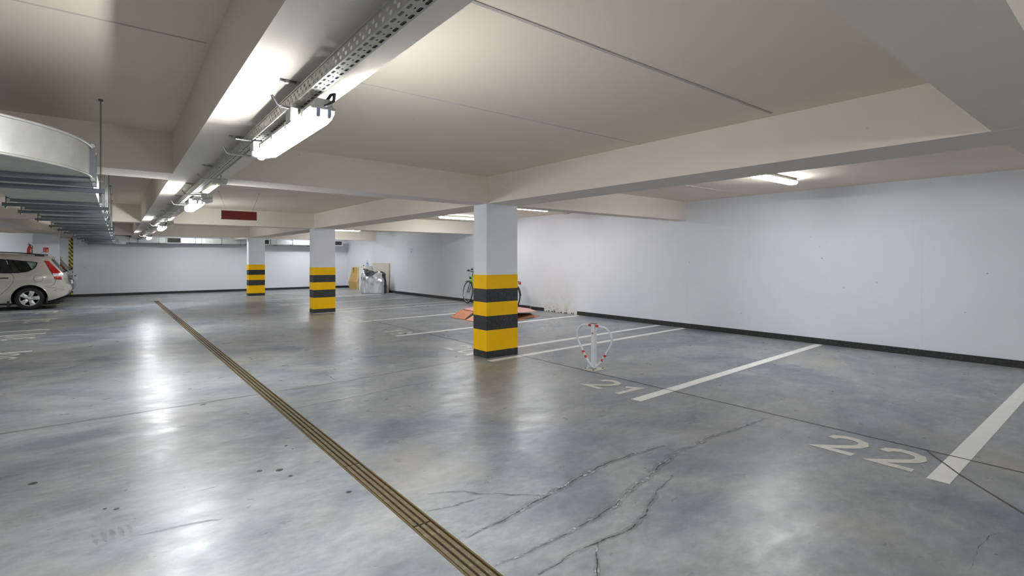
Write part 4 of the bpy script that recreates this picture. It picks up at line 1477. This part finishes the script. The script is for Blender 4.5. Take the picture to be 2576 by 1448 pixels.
MB().tube([(0, stp.y + .15, .955), (0, stp.y + .04, .955), (0, stp.y - .06, .96), (0, stp.y - .13, .962)], [.015, .03, .06, .055], 10, squash=.45).build('saddle', M_BLK, bk)
MB().lathe([(.085, -.006), (.09, 0), (.085, .006)], (-.05, bbk.y, bbk.z), 'x', 24).build('chainring', M_BLK, bk)
MB().tube([(-.06, bbk.y, bbk.z), (-.07, bbk.y - .09, bbk.z - .14)], .010, 6).tube([(.06, bbk.y, bbk.z), (.07, bbk.y + .09, bbk.z + .14)], .010, 6).build('crank', M_CHROME, bk)
MB().box(-.15, -.07, bbk.y - .13, bbk.y - .05, bbk.z - .155, bbk.z - .130, .005).box(.07, .15, bbk.y + .05, bbk.y + .13, bbk.z + .13, bbk.z + .155, .005).build('pedal', M_BLK, bk)
MB().box(-.06, .06, YR - .25, YR + .22, .775, .787, .003).tube([(-.05, YR - .15, .775), (-.05, YR, .36)], .005, 5).tube([(.05, YR - .15, .775), (.05, YR, .36)], .005, 5).build('rear_rack', M_BLK, bk)
MB().box(-.035, .035, YR - .30, YR - .255, .70, .765, .008).build('rear_light', M_REDP, bk)
bk.rotation_euler = (0, 0.10, 0)
bk['group'] = 'bicycles along the right wall'
bk2 = copy_tree(bk)
bk2.location = (8.62, 10.78, 0)
bk2['label'] = 'second bicycle behind the nearest column, only its rear end showing'

# ------------------------------------------------------------------ flattened orange sheets on the floor
M_OR = mat('orange_board', (0.62, 0.235, 0.115), 0.5, 0, .08, 4)
M_ORP = mat('faded_orange_board', (0.66, 0.37, 0.30), 0.5, 0, .08, 4)


def sheet(mb, q, th=.008):
    a, b, c = Vector(q[0]), Vector(q[1]), Vector(q[-1])
    nrm = (b - a).cross(c - a).normalized()
    if nrm.z < 0:
        nrm = -nrm
    n_ = len(q)
    vs = [Vector(p) for p in q] + [Vector(p) - nrm * th for p in q]
    mb.add(vs, [tuple(range(n_)), tuple(range(2 * n_ - 1, n_ - 1, -1))] + [(i, (i + 1) % n_, n_ + (i + 1) % n_, n_ + i) for i in range(n_)])
    return mb


og = 'orange sheets heaped on a parking bay'
def sheet_thing(label, q, m, th=.008, ridge=None):
    xs = [p[0] for p in q]; ys_ = [p[1] for p in q]
    c = (sum(xs) / len(xs), sum(ys_) / len(ys_), 0)
    t = thing('orange_sheet', label, 'board', c, 0, og)
    sheet(MB(), [(p[0] - c[0], p[1] - c[1], p[2]) for p in q], th).build('panel', m, t)
    if ridge:
        for r_ in ridge:
            MB().tube([(p[0] - c[0], p[1] - c[1], p[2] + .004) for p in r_], .010, 6).build('rib', m, t)
    return t


import math as _m


def at(u, v, z):
    a = (u - W_ / 2) / F_PX
    b = (V0 - v) / F_PX
    rx, ry = sin(YAW) + a * cos(YAW), cos(YAW) - a * sin(YAW)
    t_ = (z - EYE) / b
    return (rx * t_, ry * t_, z)


sheet_thing('orange sheet, left slope of the heap', [at(1133, 797, .010), at(1168, 803, .010), at(1192, 783, .16), at(1163, 777, .15)], M_OR, .008,
            [[at(1142, 792, .05), at(1166, 778, .145)]])
sheet_thing('orange sheet lying low beside the column in the heap', [at(1171, 805, .010), at(1240, 815, .010), at(1250, 797, .10), at(1196, 789, .12)], M_OR, .008)
sheet_thing('faded sheet on top of the heap with a torn edge', [at(1165, 776, .17), at(1200, 784, .17), at(1262, 782, .20), at(1250, 771, .18), at(1190, 771, .16)], M_ORP, .008)
sheet_thing('pale faded sheet lifted at the right of the heap', [at(1250, 790, .17), at(1300, 786, .17), at(1350, 782, .12), at(1330, 775, .12), at(1300, 771, .15), at(1245, 771, .17)], M_ORP, .008)
sheet_thing('dark sheet standing for the shaded gap below the pale one', [at(1235, 806, .020), at(1300, 803, .020), at(1345, 797, .020), at(1335, 787, .06), at(1240, 788, .06)], mat('gap_shade_brown', (0.25, 0.12, 0.07), 0.6), .01)  # shade of the gap under the lifted sheet, put in as a dark board
sheet_thing('lowest orange sheet, its point towards the wall', [at(1238, 810, .008), at(1300, 806, .008), at(1358, 794, .008), at(1330, 790, .008), at(1240, 797, .008)], M_OR, .008)

# ------------------------------------------------------------------ far corner: boards, cabinet, cover, bottle
bd_ = thing('beige_board', 'large beige board leaning on the wall behind the silver cover', 'board', (9.09, 20.39, 0))
MB().box(-.016, .016, -.80, .80, 0, 1.20).build('panel', mat('beige_laminate', (0.60, 0.57, 0.49), 0.5), bd_, rot=(0, .03, 0))
MB().box(-.018, .018, -.812, -.80, 0, 1.20).build('edge_strip', mat('edge_cream', (0.70, 0.64, 0.52), 0.5), bd_, rot=(0, .03, 0))
M_WOOD = mat('pale_wood', (0.68, 0.58, 0.46), 0.6, 0, .1, 20)
for lab, x, y, h in (('short pale slat standing against the beige board edge', 9.03, 19.56, .36), ('slim pale slat between board and silver cover', 8.97, 19.72, .37)):
    s_ = thing('wooden_slat', lab, 'slat', (x, y, 0), 0, 'two slats beside the beige board')
    MB().box(-.010, .010, -.026, .026, 0, h, .002).build('slat', M_WOOD, s_, rot=(0, .05, 0))
cab = thing('storage_cabinet', 'low white cabinet behind the silver cover', 'cabinet', (8.975, 21.66, 0))
MB().box(-.14, .16, -.38, .38, 0.0, 1.03, .004).build('body', M_WHITEPL, cab)
for s in (-1, 1):
    d_ = MB().box(-.155, -.142, min(.006 * s, .37 * s), max(.006 * s, .37 * s), .05, 1.0, .003).build('door', M_WHITEPL, cab)
    MB().box(-.170, -.156, .03 * s - .006, .03 * s + .006, .62, .74, .003).build('handle', M_CHROME, d_)
MB().box(-.165, .16, -.39, .39, 1.03, 1.055, .004).build('top_panel', M_WHITEPL, cab)
bt = thing('spray_bottle', 'blue spray bottle standing on the white cabinet', 'bottle', (8.99, 21.50, 1.055))
MB().lathe([(.058, 0), (.062, .02), (.060, .07), (.045, .12), (.022, .155), (.018, .175)], seg=20).build('bottle_body', mat('blue_bottle', (0.18, 0.42, 0.58), 0.2), bt)
MB().lathe([(.0615, .03), (.0605, .075)], seg=20).build('label_sleeve', M_WHITEPL, bt)
MB().lathe([(.020, .170), (.020, .195), (.012, .20), (.012, .225)], seg=12).box(-.05, .02, -.011, .011, .215, .245, .004).build('spray_head', M_WHITEPL, bt)
ct = thing('small_cup', 'tiny dark knob-like cup on the white cabinet', 'cup', (8.98, 21.88, 1.055))
MB().lathe([(.018, 0), (.024, .05), (.021, .05), (.016, .008), (0, .008)], seg=14).build('cup', M_DARKPL, ct)
pole = thing('white_pole', 'thin white pole standing beside the cardboard', 'pole', (8.72, 21.95, 0))
MB().tube([(0, 0, 0), (.03, 0, 1.12)], .011, 8).build('rod', M_WHITEPL, pole)

M_CARD = mat('cardboard', (0.52, 0.355, 0.115), 0.8, 0, .08, 5)
M_CARDD = mat('cardboard_dark', (0.14, 0.10, 0.045), 0.85)


def card(label, y0_, y1_, xb, xt, h, bend, m=M_CARD):
    t = thing('flattened_carton', label, 'cardboard', (xb, (y0_ + y1_) / 2, 0), 0, 'flattened cartons in the far corner')
    w = (y1_ - y0_) / 2
    P = []
    prof = [(0, 0), (bend, .34 * h), ((xt - xb) * .7 + bend * .2, .72 * h), (xt - xb, h)]
    vs = []
    for x, z in prof:
        vs += [(x, -w - .04 * (z < .3), z), (x, w, z), (x + .012, w, z), (x + .012, -w - .04 * (z < .3), z)]
    fs = []
    for i in range(3):
        for k in range(4):
            l = (k + 1) % 4
            fs.append((i * 4 + k, i * 4 + l, i * 4 + 4 + l, i * 4 + 4 + k))
    fs += [(0, 1, 2, 3), (12, 13, 14, 15)]
    MB().add(vs, fs).build('panel', m, t)
    MB().prism([(w - .30, h * .99), (w - .22, h * .99), (w - .25, h * .80), (w - .30, h * .62), (w - .27, h * .78)], bend * .3 - .004 + (xt - xb) * .75, bend * .3 + (xt - xb) * .75, 'x').build('tear', M_CARDD, t)
    return t


card('front flattened carton, ochre with a torn slit', 22.42, 23.50, 8.94, 9.09, .98, -.03)
card('narrow flattened carton right of the ochre one', 22.12, 22.36, 8.93, 9.10, .93, -.02, M_CARD)

# silver cover over a small bike
cv = thing('covered_scooter', 'silver and dark rain cover draped over a small scooter', 'scooter', (8.40, 19.60, 0))
A = Vector((8.09, 19.95, 0)); B = Vector((8.795, 19.13, 0))
Dv = (B - A); LL = Dv.length; Dv.normalize(); Nv = Vector((-Dv.y, Dv.x, 0))  # Nv points to the wall
if Nv.x < 0 and Nv.y < 0:
    Nv = -Nv
top_s = [(0.0, .45), (.03, .78), (.10, 1.005), (.20, .985), (.32, .94), (.45, .90), (.55, .865), (.64, .89), (.78, .895), (.88, .86), (.94, .78), (.975, .55), (1.0, .30)]


def interp(tab, s):
    for (a, va), (b, vb) in zip(tab[:-1], tab[1:]):
        if s <= b:
            u = (s - a) / (b - a)
            u = u * u * (3 - 2 * u) * .5 + u * .5
            return va + (vb - va) * u
    return tab[-1][1]


NS, NT = 64, 48
vs = []
split = [(0, .97), (.1, .95), (.2, .78), (.3, .66), (.42, .66), (.5, .70), (.62, .80), (.75, .88), (.85, .80), (.92, .60), (1, .45)]
for i in range(NS + 1):
    s = i / NS
    zt = interp(top_s, s)
    wid = .24 * min(1, 5 * s, 5 * (1 - s)) ** .5 * (1 if s < .5 else .9)
    for j in range(NT + 1):
        t = j / NT
        a = t * pi  # 0 camera side foot .. pi wall side foot
        zz = zt * (sin(a) ** .55 if 0 < t < 1 else 0)
        off = -wid * cos(a) * (0.55 + 0.45 * (1 - zz / zt))
        ss = s + .03 * sin(a * 2) * (.5 - s)
        wr_ = noise.noise(Vector((s * 5 + zz * 3.2, zz * 2.0 - s * 6, 1.7))) * .085 + noise.noise(Vector((s * 12 + zz * 7, zz * 5 - s * 11, 4.1))) * .022
        k_r = abs(noise.noise(Vector((s * 3.2 + zz * 2.6, s * 2.2 - zz * 1.4, 7.7))))
        wr_ += .075 * (1 - min(1, k_r * 7))
        off += (-wr_ if t < .5 else wr_) * sin(a) ** .2 if 0 < t < 1 else 0
        p = A + Dv * (s * LL) + Nv * (off + .0) - Vector((8.40, 19.60, 0))
        vs.append((p.x, p.y, .012 + zz * .975))
fa, fb = [], []
for i in range(NS):
    for j in range(NT):
        f = (i * (NT + 1) + j, i * (NT + 1) + j + 1, (i + 1) * (NT + 1) + j + 1, (i + 1) * (NT + 1) + j)
        s = (i + .5) / NS
        t = (j + .5) / NT
        zc = vs[f[0]][2]
        if t > .5 or zc > interp(split, s) or s > .955:
            fb.append(f)
        else:
            fa.append(f)
MB().add(vs, fa, True).build('silver_side', mat('silver_fabric', (0.56, 0.57, 0.60), 0.34, 0.35, .05, 8), cv)
MB().add(vs, fb, True).build('dark_top', mat('dark_fabric', (0.045, 0.047, 0.052), 0.6, 0, .1, 8), cv)

print('objects', len(bpy.data.objects))
